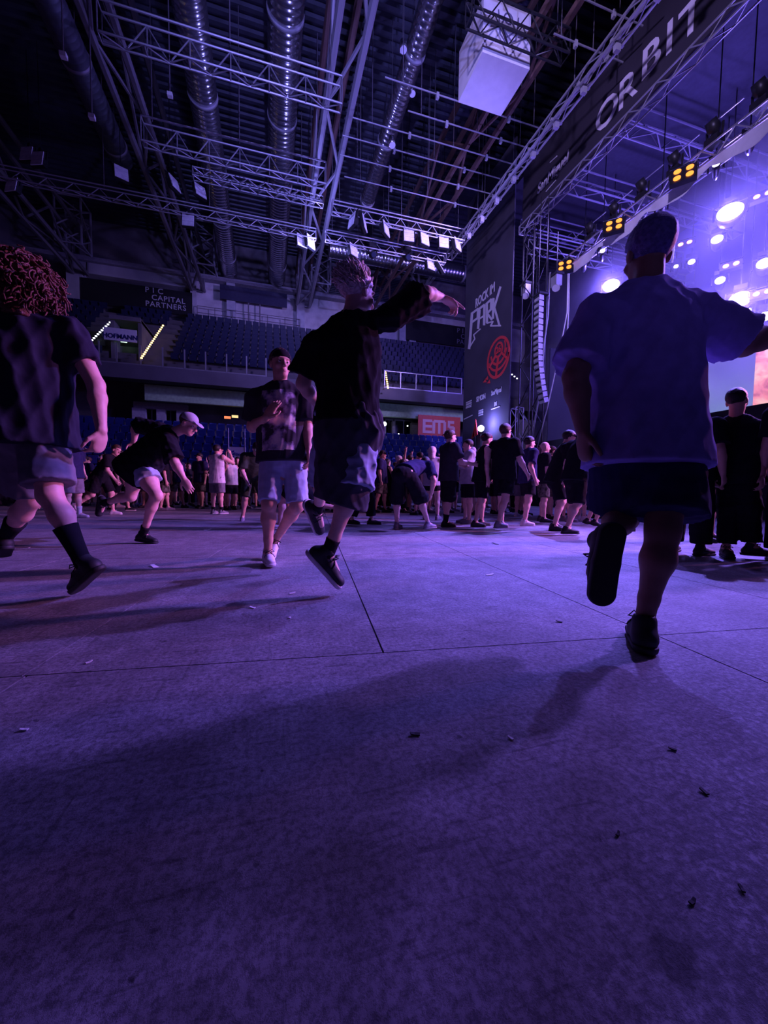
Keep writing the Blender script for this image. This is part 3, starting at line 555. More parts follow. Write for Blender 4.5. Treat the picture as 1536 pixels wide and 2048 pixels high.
bar('emblem_line', BO+sc_+np.array([-0.01, 0.0, -0.36]), BO+gc+np.array([-0.01, 0.12, -1.0]), 0.05, RED, t, BO, True)
for s_ in (-1, 1): bar('emblem_line', BO+sc_+np.array([-0.01, 0.3*s_, -0.25]), BO+gc+np.array([-0.01, 0.85*s_, -0.3]), 0.045, RED, t, BO, True)
text('lettering', '26', 0.5, face_x((-0.03, sc_[1], sc_[2])), RED, t, 0.008, 0.012)
for x, y in ((372, 1405), (352, 1430), (392, 1440)): b = MB(); b.prism([q3(x-12, y+30)-BO, q3(x+16, y-12)-BO, q3(x+22, y+26)-BO], (-0.02, 0, 0)); b.build('emblem_point', RED, t)
def ptext(s_, x, y, size, sx=0.8, sh=0.0):
    p = q3(x, y); text('lettering', s_, size, face_x((-0.02, p[1]-19.5, p[2])), MK, t, 0.006, 0.012, sx, 'CENTER', sh)
ptext('SIMON', 316, 1618, 0.42); ptext('SanMiguel', 474, 1552, 0.36, 0.7, 0.15); ptext('IM', 468, 1680, 0.30)
for (x0, y0, x1, y1) in ((165, 1655, 218, 1700), (292, 1745, 336, 1790)):
    pm, pn = q3(x0, (y0+y1)/2), q3(x1, (y0+y1)/2); hz = 0.17; b = MB()
    for lo, hi in ((0.55, 1.0), (-0.35, 0.35), (-1.0, -0.6)): b.box((-0.02, pn[1]-19.5, pm[2]/2+pn[2]/2+hz*lo), (0.0, pm[1]-19.5, pm[2]/2+pn[2]/2+hz*hi))
    b.build('sponsor_mark', MK, t)
for (x0, y0, x1, y1) in ((145, 1835, 228, 1795), (425, 1735, 508, 1705), (166, 1722, 215, 1705)): pstroke([(x0, y0), (x1, y1)], 9, MK, 'sponsor_mark')
# scaffold tower beside it
truss('scaffold_tower', 'dark scaffold tower at the right edge of the tall wing banner', (12.5, 16.6, 0.0), (12.5, 16.61, 14.0), 0.8, 0.8, 0.04, 0.025, 1.0, BLACKMET, None, ('front', 'back', 'bot'))
truss('scaffold_tower', 'short pale tower standing behind the crowd below the wing banner', (13.4, 19.0, 0.0), (13.4, 19.01, 5.4), 0.5, 0.5, 0.03, 0.02, 0.6, ALU, None, ('front', 'bot', 'back'))
# flare lamp and red pennant in the crowd below the banner
p = at_x(962, 857, 11.6); t = thing('flare_lamp', 'dazzling blue-white lamp glaring above the crowd below the wing banner', 'lamp', p)
b = MB(); b.tube([(-0.02, 0, 0), (0.0, 0, 0)], 0.17, 16); b.build('lens', emit('flare', (0.75, 0.75, 1.0), 40), t); t.rotation_euler = (0, 0, math.atan2(p[1], p[0]))
b = MB(); b.tube([(0.0, 0, 0), (0.25, 0, 0)], [0.2, 0.12], 14); b.build('housing', BLACKMET, t); b = MB(); b.tube([(0.15, 0, 0), (0.15, 0, -p[2])], 0.03, 6); b.build('stand', BLACKMET, t)
point('flare_light', tuple(p+np.array([-0.12, -0.6, 0.25])), 260, (0.28, 0.26, 1.0), 0.12)
p = at_x(950, 858, 11.3); t = thing('pennant', 'red pointed pennant standing left of the dazzling lamp', 'flag', p)
b = MB(); b.prism([(0, 0.28, -0.45), (0, -0.28, -0.35), (0, -0.05, 0.55)], (0.03, 0, 0)); b.prism([(0.0, 0.4, -0.5), (0.0, 0.1, -0.45), (0, 0.12, 0.1)], (0.02, 0, 0)); b.build('cloth', mat('pennant_red', (0.95, 0.06, 0.05), 0.6), t); bar('pole', (p[0]+0.03, p[1], 0), (p[0]+0.03, p[1], p[2]+0.5), 0.018, BLACKMET, t, p)
# --- line array
top, bot = at_x(1080, 592, 11.5), at_x(1091, 806, 11.5)
t = thing('line_array', 'long curved column of hanging loudspeakers left of the stage', 'loudspeaker', top); n_ = 18
hh = (top[2]-bot[2])/n_
LAM = mat('speaker_grille', (0.55, 0.54, 0.60), 0.5, 0.1); x_ = 0.0; z_ = 0.0; ang = math.radians(-2)
for k in range(n_):
    ang = -math.radians(0.3+1.1*max(0, k-4)*(0.5 if k < 11 else 1.1)); R = Matrix.Rotation(ang, 3, 'Y')
    b = MB(); sk = 0.03
    b.add([(-0.16, -0.17, 0), (0.10, -0.14, -0.02), (0.10, 0.14, -0.02), (-0.16, 0.17, 0), (-0.16, -0.17, -hh*0.86), (0.10, -0.14, -hh*0.8), (0.10, 0.14, -hh*0.8), (-0.16, 0.17, -hh*0.86)],
          [(0, 1, 2, 3), (7, 6, 5, 4), (0, 4, 5, 1), (1, 5, 6, 2), (2, 6, 7, 3), (3, 7, 4, 0)])
    o = b.build('cabinet', LAM, t); o.matrix_basis = Matrix.Translation((x_, 0, z_)) @ R.to_4x4()
    g_ = MB(); g_.box((-0.18, -0.15, -hh*0.40), (-0.16, 0.15, -hh*0.08)); g_.build('grille', BLACKMET, o)
    x_ += math.sin(-ang)*hh*0.98; z_ -= math.cos(ang)*hh*0.98
b = MB(); b.box((-0.2, -0.24, 0.0), (0.3, 0.24, 0.08)); b.build('rigging_frame', BLACKMET, t)
for y in (-0.25, 0.25): bar('chain', top+np.array([0.1, y, 0.1]), top+np.array([0.1, y, 4.4]), 0.02, BLACKMET, t, top)
t = thing('cable_bundle', 'pale cable bundle running down beside the speaker column', 'cable', at_x(1098, 560, 12.0)); o = tuple(t.location)
b = MB(); b.tube([at_x(u, v, 12.0)-np.array(o) for u, v in ((1100, 545), (1097, 600), (1096, 630), (1088, 690), (1084, 760), (1070, 840), (1062, 885))], 0.035, 6); b.build('cable', GREYM, t, True)
t = thing('hanging_rope', 'two slack pale ropes hanging from the stage truss right of the speakers', 'rope', at_x(1140, 560, 12.4)); o = np.array(t.location)
for pts in (((1138, 548), (1137, 620), (1135, 660), (1134, 712)), ((1136, 548), (1134, 625), (1116, 720), (1096, 810), (1072, 905))):
    b = MB(); b.tube([at_x(u, v, 12.4)-o for u, v in pts], 0.025, 6); b.build('rope', WHITE, t, True)
for u, v, lab in ((1052, 575, 'small hanging loudspeaker pair left of the speaker column'), (1113, 557, 'pale fixture dangling below the first amber lamp')):
    p = at_x(u, v, 12.3); t = thing('hanging_fixture', lab, 'fixture', p); b = MB(); b.box((-0.15, -0.18, -0.35), (0.15, 0.18, 0.1)); b.build('body', GREYM, t); b = MB(); b.box((-0.2, -0.25, 0.1), (0.2, 0.25, 0.2)); b.build('bracket', BLACKMET, t); b = MB(); b.tube([(0, 0, -0.35), (-0.05, -0.05, -0.45)], [0.14, 0.17], 10); b.build('horn', WHITE, t); bar('hanger', p+np.array([0, 0, 0.2]), p+np.array([0, 0, 2.0]), 0.02, BLACKMET, t, p)
# --- front lighting truss of the stage: truss, white border cloth, amber blinders, moving heads
BX, BZ = 14.0, 11.75
truss('stage_front_truss', 'bright front truss over the stage opening carrying the amber lamps', (BX, 3.0, BZ), (BX, 16.3, BZ), 0.5, 0.5, 0.035, 0.022, 0.5, ALU, None, ('front', 'bot', 'back'))
b = MB(); vs = []; n_ = 90
for k in range(n_+1):
    y = 3.0+13.2*k/n_; s_ = abs(math.sin(k*0.21)); vs += [(BX-0.3+0.03*math.sin(k*1.3), y, BZ-0.32), (BX-0.25+0.05*math.sin(k*0.9), y, BZ-0.42-0.34*s_)]
b.add(vs, [(2*k, 2*k+1, 2*k+3, 2*k+2) for k in range(n_)]); b.add([(x+0.015, y, z) for x, y, z in vs], [(2*k, 2*k+2, 2*k+3, 2*k+1) for k in range(n_)])
tag(b.build('border_cloth', mat('white_border_cloth', (0.80, 0.78, 0.86), 0.8, 0, 0.05), None, True), 'white scalloped border cloth hanging under the stage front truss', 'cloth')
AMB = emit('amber_lamp', (1.0, 0.27, 0.035), 2.3); AMBH = emit('amber_hot', (1.0, 0.42, 0.20), 2.6)
def blinder(u, v, x, cells, lab, s_=1.0, m=AMB):
    p = at_x(u, v, x); t = thing('blinder_lamp', lab, 'stage light', p, 0, 'amber blinder lamps'); rz = math.atan2(p[1], p[0])
    t.rotation_euler = (0, 0.45, rz); b = MB(); nx, nz = cells; W = 0.17*s_
    b.box((0.0, -W*nx-0.03, -W*nz-0.03), (0.16, W*nx+0.03, W*nz+0.03)); b.build('housing', BLACKMET, t)
    for i in range(nx):
        for k in range(nz):
            c = (W*(2*i-nx+1), W*(2*k-nz+1)); b = MB(); b.tube([(-0.03, c[0], c[1]), (0.0, c[0], c[1])], [W*0.62, W*0.62], 16); b.build('lamp_cell', m, t)
    b = MB(); b.tube([(0.08, -W*nx-0.05, 0), (0.08, -W*nx-0.06, W*nz+0.2), (0.08, W*nx+0.06, W*nz+0.2), (0.08, W*nx+0.05, 0)], 0.02, 6); b.build('yoke', BLACKMET, t)
blinder(1130, 531, 13.45, (2, 2), 'four-cell amber lamp at the left end of the stage truss'); blinder(1228, 450, 13.45, (2, 2), 'four-cell amber lamp in the middle of the stage truss'); blinder(1367, 346, 13.45, (2, 2), 'largest four-cell amber lamp at upper right on the stage truss')
for u, v, lab in ((1370, 487, 'two-cell amber lamp beside the pale arc'), (1462, 530, 'two-cell amber lamp in the middle of the stage haze'), (1525, 390, 'two-cell amber lamp at the right edge, upper one'), (1524, 586, 'two-cell amber lamp at the right edge, lower one')): blinder(u, v, 17.5, (2, 1), lab, 0.9, AMBH)
SPW = emit('spot_lens', (0.62, 0.52, 1.0), 7.0); haze_pts = []
def stage_spot(u, v, x, r, lab, pw=0, col=VIO):
    p = at_x(u, v, x); t = thing('stage_spotlight', lab, 'stage light', p, 0, 'white stage spotlights'); rz = math.atan2(p[1], p[0]); t.rotation_euler = (0, 0.35, rz)
    ul = t.rotation_euler.to_matrix().transposed() @ Vector((0, 0, 1)); b = MB(); b.tube([Vector((0.2, 0, r+0.4)), Vector((0.2, 0, r+0.4))+ul*(16.39-p[2]-r-0.4)], 0.02, 5); b.build('hanger', BLACKMET, t)
    b = MB(); b.tube([(-0.05, 0, 0), (-0.02, 0, 0)], r, 20); b.build('lens', SPW, t); b = MB(); b.tube([(-0.02, 0, 0), (0.1, 0, 0), (0.35, 0, 0), (0.5, 0, 0)], [r*1.06, r*1.08, r*0.9, r*0.5], 16); b.build('head', BLACKMET, t, True)
    b = MB(); b.tube([(0.2, -r-0.1, 0), (0.2, -r-0.1, r+0.25), (0.2, r+0.1, r+0.25), (0.2, r+0.1, 0)], 0.03, 6); b.build('yoke', BLACKMET, t); b = MB(); b.box((0.05, -0.2, r+0.25), (0.35, 0.2, r+0.45)); b.build('base', BLACKMET, t)
    if pw: haze_pts.append((p, pw, col))
for a in ((1222, 572, 16.0, 0.36, 'large white spotlight glaring left of the runner\'s head', 1500), (1460, 425, 17.0, 0.40, 'large white spotlight glaring at upper right in the haze', 1500), (1480, 600, 17.5, 0.34, 'white spotlight lower right in the haze', 1500),
          (1434, 480, 18.0, 0.2, 'smaller white spotlight below the upper right glare', 200), (1383, 525, 18.0, 0.13, 'small white spotlight right of the pale arc', 0), (1352, 534, 18.0, 0.09, 'tiny white spotlight left of the small one', 0), (1440, 562, 18.0, 0.17, 'squarish white spotlight under the amber pair', 0),
          (1500, 276, 14.1, 0.13, 'white lamp on the stage truss at far upper right', 0), (1432, 330, 14.1, 0.1, 'white lamp on the stage truss right of the largest amber lamp', 0), (1323, 412, 14.1, 0.1, 'white lamp on the stage truss between two amber lamps', 0), (1205, 503, 14.1, 0.1, 'white lamp on the stage truss left of the middle amber lamp', 0), (1168, 525, 14.1, 0.13, 'white lamp at the left end of the border cloth', 0),
          (1528, 528, 18.0, 0.22, 'white spotlight at the right edge of the frame', 300), (1497, 622, 18.5, 0.09, 'tiny white spotlight below the lower right glare', 0), (1530, 634, 18.5, 0.2, 'lowest white spotlight at the right edge', 200)): stage_spot(*a)
# black fixtures along the front truss
for k in range(9):
    y = 4.6+k*1.25; t = thing('moving_head', 'black moving head lamp on the stage front truss, number %s from the left' % ('nine', 'eight', 'seven', 'six', 'five', 'four', 'three', 'two', 'one')[k], 'stage light', (BX-0.1, y, BZ+0.35))
    b = MB(); b.box((-0.18, -0.2, -0.1), (0.18, 0.2, 0.12)); b.build('base', BLACKMET, t); b = MB(); b.tube([(0.1, 0, 0.2), (-0.05, 0, 0.42), (-0.22, 0, 0.6)], [0.12, 0.19, 0.16], 12); b.build('head', BLACKMET, t, True); b = MB(); b.tube([(0, -0.24, 0.45), (0, -0.22, 0.05), (0, 0.22, 0.05), (0, 0.24, 0.45)], 0.04, 6); b.build('yoke', BLACKMET, t)
    bar('antenna_bar', (BX-0.2, y+0.4, BZ+0.9), (BX-0.2, y+1.1, BZ+0.9), 0.02, ALU, t, (BX-0.1, y, BZ+0.35))
t = thing('rim_arc', 'thin pale hose curling down under the stage truss', 'arc', at_x(1320, 443, 14.6)); o = np.array(t.location)
b = MB(); b.tube([at_x(u, v, 14.6)-o for u, v in ((1306, 440), (1330, 447), (1342, 465), (1348, 490), (1346, 510), (1344, 525))], 0.03, 6); b.build('arc', WHITE, t, True)  # rim light on the runner's head, shaped as a pale tube
# screen on stage
pt, pb = at_x(1513, 688, 20.0), at_x(1513, 878, 20.0)
def screen_mat():
    m, nt, b_ = nodes('led_screen'); N = nt.nodes.new; L = nt.links.new; tc = N('ShaderNodeTexCoord')
    mu = N('ShaderNodeTexNoise'); mu.inputs['Scale'].default_value = 1.3; mu.inputs['Detail'].default_value = 8; mu.inputs['Distortion'].default_value = 1.2; L(tc.outputs['Object'], mu.inputs['Vector'])
    r = N('ShaderNodeValToRGB'); e = r.color_ramp.elements; e[0].position = 0.36; e[0].color = (0.55, 0.10, 0.08, 1); e[1].position = 0.62; e[1].color = (1.0, 0.55, 0.40, 1); k = e.new(0.5); k.color = (0.95, 0.28, 0.22, 1)
    L(mu.outputs['Fac'], r.inputs['Fac']); L(r.outputs['Color'], b_.inputs['Emission Color']); b_.inputs['Emission Strength'].default_value = 1.1; b_.inputs['Base Color'].default_value = (0.02, 0.02, 0.02, 1); return m
t = thing('led_screen', 'salmon pink glowing video screen on stage at the right edge', 'screen', (20.0, pt[1], pb[2]))
b = MB(); b.box((0, -9.0, 0), (0.12, 0, pt[2]-pb[2])); b.build('display', screen_mat(), t); b = MB(); b.box((0.12, -9.1, -0.1), (0.3, 0.05, pt[2]-pb[2]+0.1)); b.build('frame', BLACKMET, t); b = MB(); b.box((0.1, -9.0, 2.6-pb[2]), (0.25, 0.0, 0)); b.build('base', BLACKMET, t)
cy0, cy1 = at_x(1380, 760, 22.5)[1], at_x(1560, 760, 22.5)[1]
t = thing('side_screen', 'pale cyclorama cloth lit greenish white behind the standing silhouette', 'backdrop', (22.5, cy1, 2.6)); b = MB(); b.box((0, 0, 0), (0.08, cy0-cy1, 6.4)); b.build('cloth', mat('pale_cyc', (0.34, 0.42, 0.34), 0.9, 0, 0.1, 0.4), t)
spot('green_cyc_light', (20.6, (cy0+cy1)/2-0.4, 3.0), (22.5, (cy0+cy1)/2-0.4, 5.0), 240, (0.55, 1.0, 0.72), 120, 1.0, 0.4)
t = thing('step_light_strip', 'slanting string of tiny white lights behind the standing silhouette', 'lights', (0, 0, 0))
for k in range(17):
    f = k/16; p = at_x(1385+20*f, 735+67*f, 22.3); b = MB(); b.box(p-0.035, p+0.035); b.build('step_lamp', WHT, t)
t = thing('floor_lamp', 'small glowing yellow-white lamp low behind the runner\'s raised leg', 'lamp', at_z(1252, 1062, 0)); b = MB(); b.box((-0.1, -0.1, 0), (0.1, 0.1, 0.05)); b.build('base', BLACKMET, t); b = MB(); b.box((-0.08, -0.08, 0.05), (0.08, 0.08, 0.09)); b.build('lens', emit('floor_lamp_glow', (1.0, 0.95, 0.5), 2.5), t)
# haze hanging over the stage, lit by the stage lamps
for p, pw, col in haze_pts: point('stage_lamp_light', tuple(p+np.array([-0.6, -0.35, -0.25])), pw, (0.20, 0.13, 1.0), 0.15)
m = bpy.data.materials.new('stage_haze'); m.use_nodes = True; nt = m.node_tree; nt.nodes.remove(nt.nodes['Principled BSDF'])
vs_ = nt.nodes.new('ShaderNodeVolumeScatter'); vs_.inputs['Color'].default_value = (0.9, 0.9, 1, 1); vs_.inputs['Anisotropy'].default_value = 0.35
tc = nt.nodes.new('ShaderNodeTexCoord'); nz = nt.nodes.new('ShaderNodeTexNoise'); nz.inputs['Scale'].default_value = 0.35; nz.inputs['Detail'].default_value = 3; nt.links.new(tc.outputs['Object'], nz.inputs['Vector'])
mr = nt.nodes.new('ShaderNodeMapRange'); mr.inputs[1].default_value = 0.3; mr.inputs[2].default_value = 0.7; mr.inputs[3].default_value = 0.014; mr.inputs[4].default_value = 0.06; nt.links.new(nz.outputs['Fac'], mr.inputs[0]); nt.links.new(mr.outputs[0], vs_.inputs['Density'])
nt.links.new(vs_.outputs[0], nt.nodes['Material Output'].inputs['Volume'])
b = MB(); b.box((14.6, -5.5, 2.7), (23.6, 19.8, 13.0)); tag(b.build('stage_haze', m), 'violet lit haze filling the stage opening', 'haze', None, 'stuff')
# ================================================================== PEOPLE: signed-distance bodies meshed with surface nets
V = lambda *a: np.array(a, float)
nrm = lambda a: np.asarray(a, float)/(np.linalg.norm(a)+1e-9)
class SDF:
    def __init__(s): s.pr = []
    def cap(s, a, b, ra, rb=None, k=0.02, ax=None, sc_=1.0, flat=False, sub=False):
        """tapered capsule; ax/sc_ squash it along an axis; flat = cut ends square"""
        a, b = V(*a), V(*b); rb = ra if rb is None else rb; R = max(ra, rb)*max(1, sc_)+0.01
        s.pr.append(('cap', a, b, ra, rb, k, None if ax is None else nrm(ax), sc_, flat, sub, np.minimum(a, b)-R, np.maximum(a, b)+R)); return s
    def ell(s, c, r, axes=None, k=0.02, sub=False):
        c, r = V(*c), V(*r); A = np.eye(3) if axes is None else np.array([nrm(x) for x in axes]); R = r.max()+0.01
        s.pr.append(('ell', c, r, A, k, sub, c-R, c+R)); return s
    def mesh(s, h, post=None):
        lo = np.min([p[-2] for p in s.pr if not s._sub(p)], 0)-3*h; hi = np.max([p[-1] for p in s.pr if not s._sub(p)], 0)+3*h
        n = np.ceil((hi-lo)/h).astype(int)+1; F = np.full(n, 0.3, np.float32)
        ax = [(lo[i]+h*np.arange(n[i])).astype(np.float32) for i in range(3)]
        for p in s.pr:
            k = p[5] if p[0] == 'cap' else p[4]; m = k+2.5*h
            i0 = np.clip(np.floor((p[-2]-m-lo)/h).astype(int), 0, n); i1 = np.clip(np.ceil((p[-1]+m-lo)/h).astype(int)+1, 0, n)
            if (i1 <= i0).any(): continue
            X = ax[0][i0[0]:i1[0]][:, None, None]; Y = ax[1][i0[1]:i1[1]][None, :, None]; Z = ax[2][i0[2]:i1[2]][None, None, :]
            if p[0] == 'cap':
                _, a, b, ra, rb, k, nx_, q_, flat, sub, _, _ = p; ba = b-a; L2 = ba@ba+1e-9
                x, y, z = X-a[0], Y-a[1], Z-a[2]; t = (x*ba[0]+y*ba[1]+z*ba[2])/L2; tc = np.clip(t, 0, 1); tt = t if flat else tc
                qx, qy, qz = x-tt*ba[0], y-tt*ba[1], z-tt*ba[2]; d2 = qx*qx+qy*qy+qz*qz
                if nx_ is not None: qn = qx*nx_[0]+qy*nx_[1]+qz*nx_[2]; d2 = d2+qn*qn*(1/q_**2-1)
                d = np.sqrt(np.maximum(d2, 1e-12))-(ra+(rb-ra)*tc)
                if q_ < 1: d = d*(0.5+0.5*q_)
                if flat: L_ = math.sqrt(L2); d = np.maximum(d, np.maximum(-t*L_, (t-1)*L_))
            else:
                _, c, r, A, k, sub, _, _ = p; x, y, z = X-c[0], Y-c[1], Z-c[2]; q = 0
                for i in range(3): e = (x*A[i][0]+y*A[i][1]+z*A[i][2])/r[i]; q = q+e*e
                d = (np.sqrt(q)-1)*r.min()
            S_ = F[i0[0]:i1[0], i0[1]:i1[1], i0[2]:i1[2]]
            if sub: F[i0[0]:i1[0], i0[1]:i1[1], i0[2]:i1[2]] = np.maximum(S_, -d)
            elif k > 0:
                hh_ = np.clip(0.5+0.5*(S_-d)/k, 0, 1); F[i0[0]:i1[0], i0[1]:i1[1], i0[2]:i1[2]] = S_*(1-hh_)+d*hh_-k*hh_*(1-hh_)
            else: F[i0[0]:i1[0], i0[1]:i1[1], i0[2]:i1[2]] = np.minimum(S_, d)
        if post: F = post(F, ax[0][:, None, None], ax[1][None, :, None], ax[2][None, None, :])
        return nets(F, lo, h)
    def _sub(s, p): return p[9] if p[0] == 'cap' else p[5]
def nets(F, lo, h):
    S = F < 0; S[0], S[-1], S[:, 0], S[:, -1], S[:, :, 0], S[:, :, -1] = (False,)*6; F = np.where(S, F, np.maximum(F, 1e-6))
    c = np.zeros(np.array(S.shape)-1, np.int8)
    for i in (0, 1):
        for j in (0, 1):
            for k in (0, 1): c += S[i:S.shape[0]-1+i, j:S.shape[1]-1+j, k:S.shape[2]-1+k]
    act = (c > 0) & (c < 8); I = np.argwhere(act); idx = np.full(c.shape, -1, np.int64); idx[act] = np.arange(len(I))
    acc = np.zeros((len(I), 3)); cnt = np.zeros(len(I))
    for a in range(3):
        for i in (0, 1):
            for j in (0, 1):
                o = [0, 0, 0]; o[(a+1) % 3] = i; o[(a+2) % 3] = j; o = np.array(o); e = o.copy(); e[a] = 1
                fa = F[tuple((I+o).T)]; fb = F[tuple((I+e).T)]; cr_ = (fa < 0) != (fb < 0)
                t = np.where(cr_, fa/np.where(cr_, fa-fb, 1), 0); pos = np.tile(o.astype(float), (len(I), 1)); pos[:, a] = t
                acc += pos*cr_[:, None]; cnt += cr_
    Vt = lo+h*(I+acc/np.maximum(cnt, 1)[:, None]); Q = []
    for a in range(3):
        b_, c_ = (a+1) % 3, (a+2) % 3; sl = [slice(1, -1)]*3; s0, s1 = list(sl), list(sl); s0[a] = slice(0, -1); s1[a] = slice(1, None)
        A0 = S[tuple(s0)]; A1 = S[tuple(s1)]; ch = A0 != A1; J = np.argwhere(ch)
        off = np.ones(3, int); off[a] = 0; J = J+off; ub = np.zeros(3, int); ub[b_] = 1; uc = np.zeros(3, int); uc[c_] = 1
        q = np.stack([idx[tuple((J-ub-uc).T)], idx[tuple((J-uc).T)], idx[tuple(J.T)], idx[tuple((J-ub).T)]], 1)
        fl = ~A0[ch]; q[fl] = q[fl][:, ::-1]; Q.append(q)
    return Vt, np.concatenate(Q)
def qmesh(name, Vt, Q, mats, off=(0, 0, 0), mi=None):
    me = bpy.data.meshes.new(name); me.vertices.add(len(Vt)); me.vertices.foreach_set('co', (Vt-np.array(off)).astype(np.float32).ravel())
    me.loops.add(Q.size); me.loops.foreach_set('vertex_index', Q.ravel().astype(np.int32)); me.polygons.add(len(Q))
    me.polygons.foreach_set('loop_start', np.arange(0, Q.size, 4, dtype=np.int32)); me.polygons.foreach_set('use_smooth', np.ones(len(Q), bool))
    for m in (mats if isinstance(mats, (list, tuple)) else [mats]): me.materials.append(m)
    if mi is not None: me.polygons.foreach_set('material_index', mi.astype(np.int32))
    me.update(calc_edges=True); me.validate(); return me
def wrinkle(amp, seed, fr=(9, 9, 5), sharp=1.0):
    r = np.random.default_rng(seed); W = [(r.normal(size=3)*np.array(fr), r.uniform(0, 6.28), r.normal(size=3)*4, r.uniform(0.5, 1)) for _ in range(6)]
    def f(X, Y, Z):
        s_ = 0
        for k, ph, k2, a in W: s_ = s_+a*np.abs(np.sin(0.5*(k[0]*X+k[1]*Y+k[2]*Z+ph+1.2*np.sin(k2[0]*X+k2[1]*Y+k2[2]*Z))))**sharp
        return (s_/4-0.6)*amp
    return f
# --- skins and cloths
def skin(n, c): return mat('skin_'+n, c, 0.5, 0, 0.08, 25, 0.04, 220, 0.35)
SKB = skin('brown', (0.30, 0.17, 0.12)); SK = [skin('fair', (0.78, 0.50, 0.40)), skin('tan', (0.66, 0.38, 0.27)), skin('rosy', (0.80, 0.46, 0.38))]
def cloth(n, c, r=0.9, v=0.15): return mat('cloth_'+n, c, r, 0, v, 14, 0.08, 300, 0.06)
CB, CN, CCH = cloth('black', (0.016, 0.015, 0.02)), cloth('navy', (0.03, 0.03, 0.085)), cloth('charcoal', (0.045, 0.043, 0.052))
CG, CLG, CW = cloth('grey', (0.20, 0.19, 0.22)), cloth('light_grey', (0.45, 0.44, 0.48)), cloth('white', (0.75, 0.74, 0.76))
CDN, COL, CKH = cloth('light_denim', (0.42, 0.50, 0.66)), cloth('olive', (0.05, 0.07, 0.05)), cloth('camouflage', (0.12, 0.12, 0.09), 0.85, 0.8)
CHAZE = cloth('glare_indigo', (0.32, 0.27, 0.66))  # lens glare over the runner is mixed into this shirt colour
HD, HB_, HL, HR, HG = [mat('hair_'+n, c, 0.5, 0, 0.4, 60, 0.5, 140) for n, c in (('dark', (0.02, 0.014, 0.012)), ('brown', (0.09, 0.05, 0.03)), ('blond', (0.90, 0.70, 0.66)), ('red', (0.13, 0.045, 0.035)), ('glare_indigo_dark', (0.13, 0.11, 0.30)))]  # the last one, the runner's hair, has lens glare in its colour
SHB, SHW, SHG = mat('shoe_black', (0.02, 0.02, 0.024), 0.6, 0, 0.2, 20), mat('shoe_white', (0.70, 0.66, 0.68), 0.55, 0, 0.08, 20), mat('shoe_grey', (0.22, 0.21, 0.24), 0.6, 0, 0.2, 20)
EYEW, EYED = mat('eye_white', (0.8, 0.78, 0.76), 0.2), mat('eye_dark', (0.03, 0.02, 0.02), 0.15)

# --- shoe meshes in foot space: origin under the ankle, +Y to the toe, sole at z = 0
def shoe_meshes(h):
    u = SDF(); u.cap((0, -0.045, 0.045), (0, 0.06, 0.045), 0.042, 0.040, 0.02).cap((0, 0.06, 0.045), (0.006, 0.155, 0.036), 0.042, 0.040, 0.02, (0, 0, 1), 0.75)
    u.cap((0, -0.03, 0.05), (0, -0.012, 0.105), 0.040, 0.042, 0.02).cap((0, 0.02, 0.06), (0, 0.10, 0.045), 0.036, 0.032, 0.02); u.cap((0, -0.01, 0.10), (0, -0.004, 0.16), 0.030, 0.032, 0.0, flat=True, sub=True)
    Vt, Q = u.mesh(h, lambda F, X, Y, Z: np.maximum(F, 0.018-Z+0*X))
    s_ = SDF(); s_.cap((0, -0.05, 0.02), (0, 0.05, 0.02), 0.044, 0.044, 0.01).cap((0, 0.05, 0.02), (0.006, 0.155, 0.02), 0.044, 0.046, 0.01)
    V2, Q2 = s_.mesh(h, lambda F, X, Y, Z: np.maximum(F, np.maximum(-Z, Z-0.026)+0*X)); return Vt, Q, V2, Q2
_sh, _shc = shoe_meshes(0.005), shoe_meshes(0.011)
lb = MB()
for k in range(4): z0, y0 = 0.105-0.012*k, 0.035+0.024*k; lb.tube([(-0.03, y0, z0-0.012), (0, y0+0.004, z0), (0.03, y0+0.012, z0-0.012)], 0.0035, 5)
for s_ in (-1, 1): lb.tube([(0, 0.04, 0.108), (s_*0.025, 0.055, 0.125), (s_*0.045, 0.045, 0.105), (s_*0.02, 0.04, 0.105), (0, 0.04, 0.108)], 0.0035, 5); lb.tube([(0, 0.04, 0.108), (s_*0.03, 0.07, 0.085), (s_*0.045, 0.075, 0.06)], 0.003, 5)
SHOES = {}
def shoe(parent, an, toe, up_, off, mu, ms, hero, scale=1.0, laces=SHB):
    key = (mu.name, ms.name, hero); s_ = _sh if hero else _shc
    if key not in SHOES: SHOES[key] = (qmesh('shoe_upper', s_[0], s_[1], mu), qmesh('shoe_sole', s_[2], s_[3], ms), lb.mesh('shoe_laces', laces, True) if hero else None)
    f = nrm(toe); u = nrm(up_-f*(up_@f)); r = np.cross(f, u); p = an-u*0.088*scale-off
    Mx = Matrix(((r[0], f[0], u[0], p[0]), (r[1], f[1], u[1], p[1]), (r[2], f[2], u[2], p[2]), (0, 0, 0, 1))) @ Matrix.Scale(scale, 4)
    o = link('shoe', SHOES[key][0], parent, mtx=Mx); link('sole', SHOES[key][1], o)
    if hero: link('laces', SHOES[key][2], o)
    return o
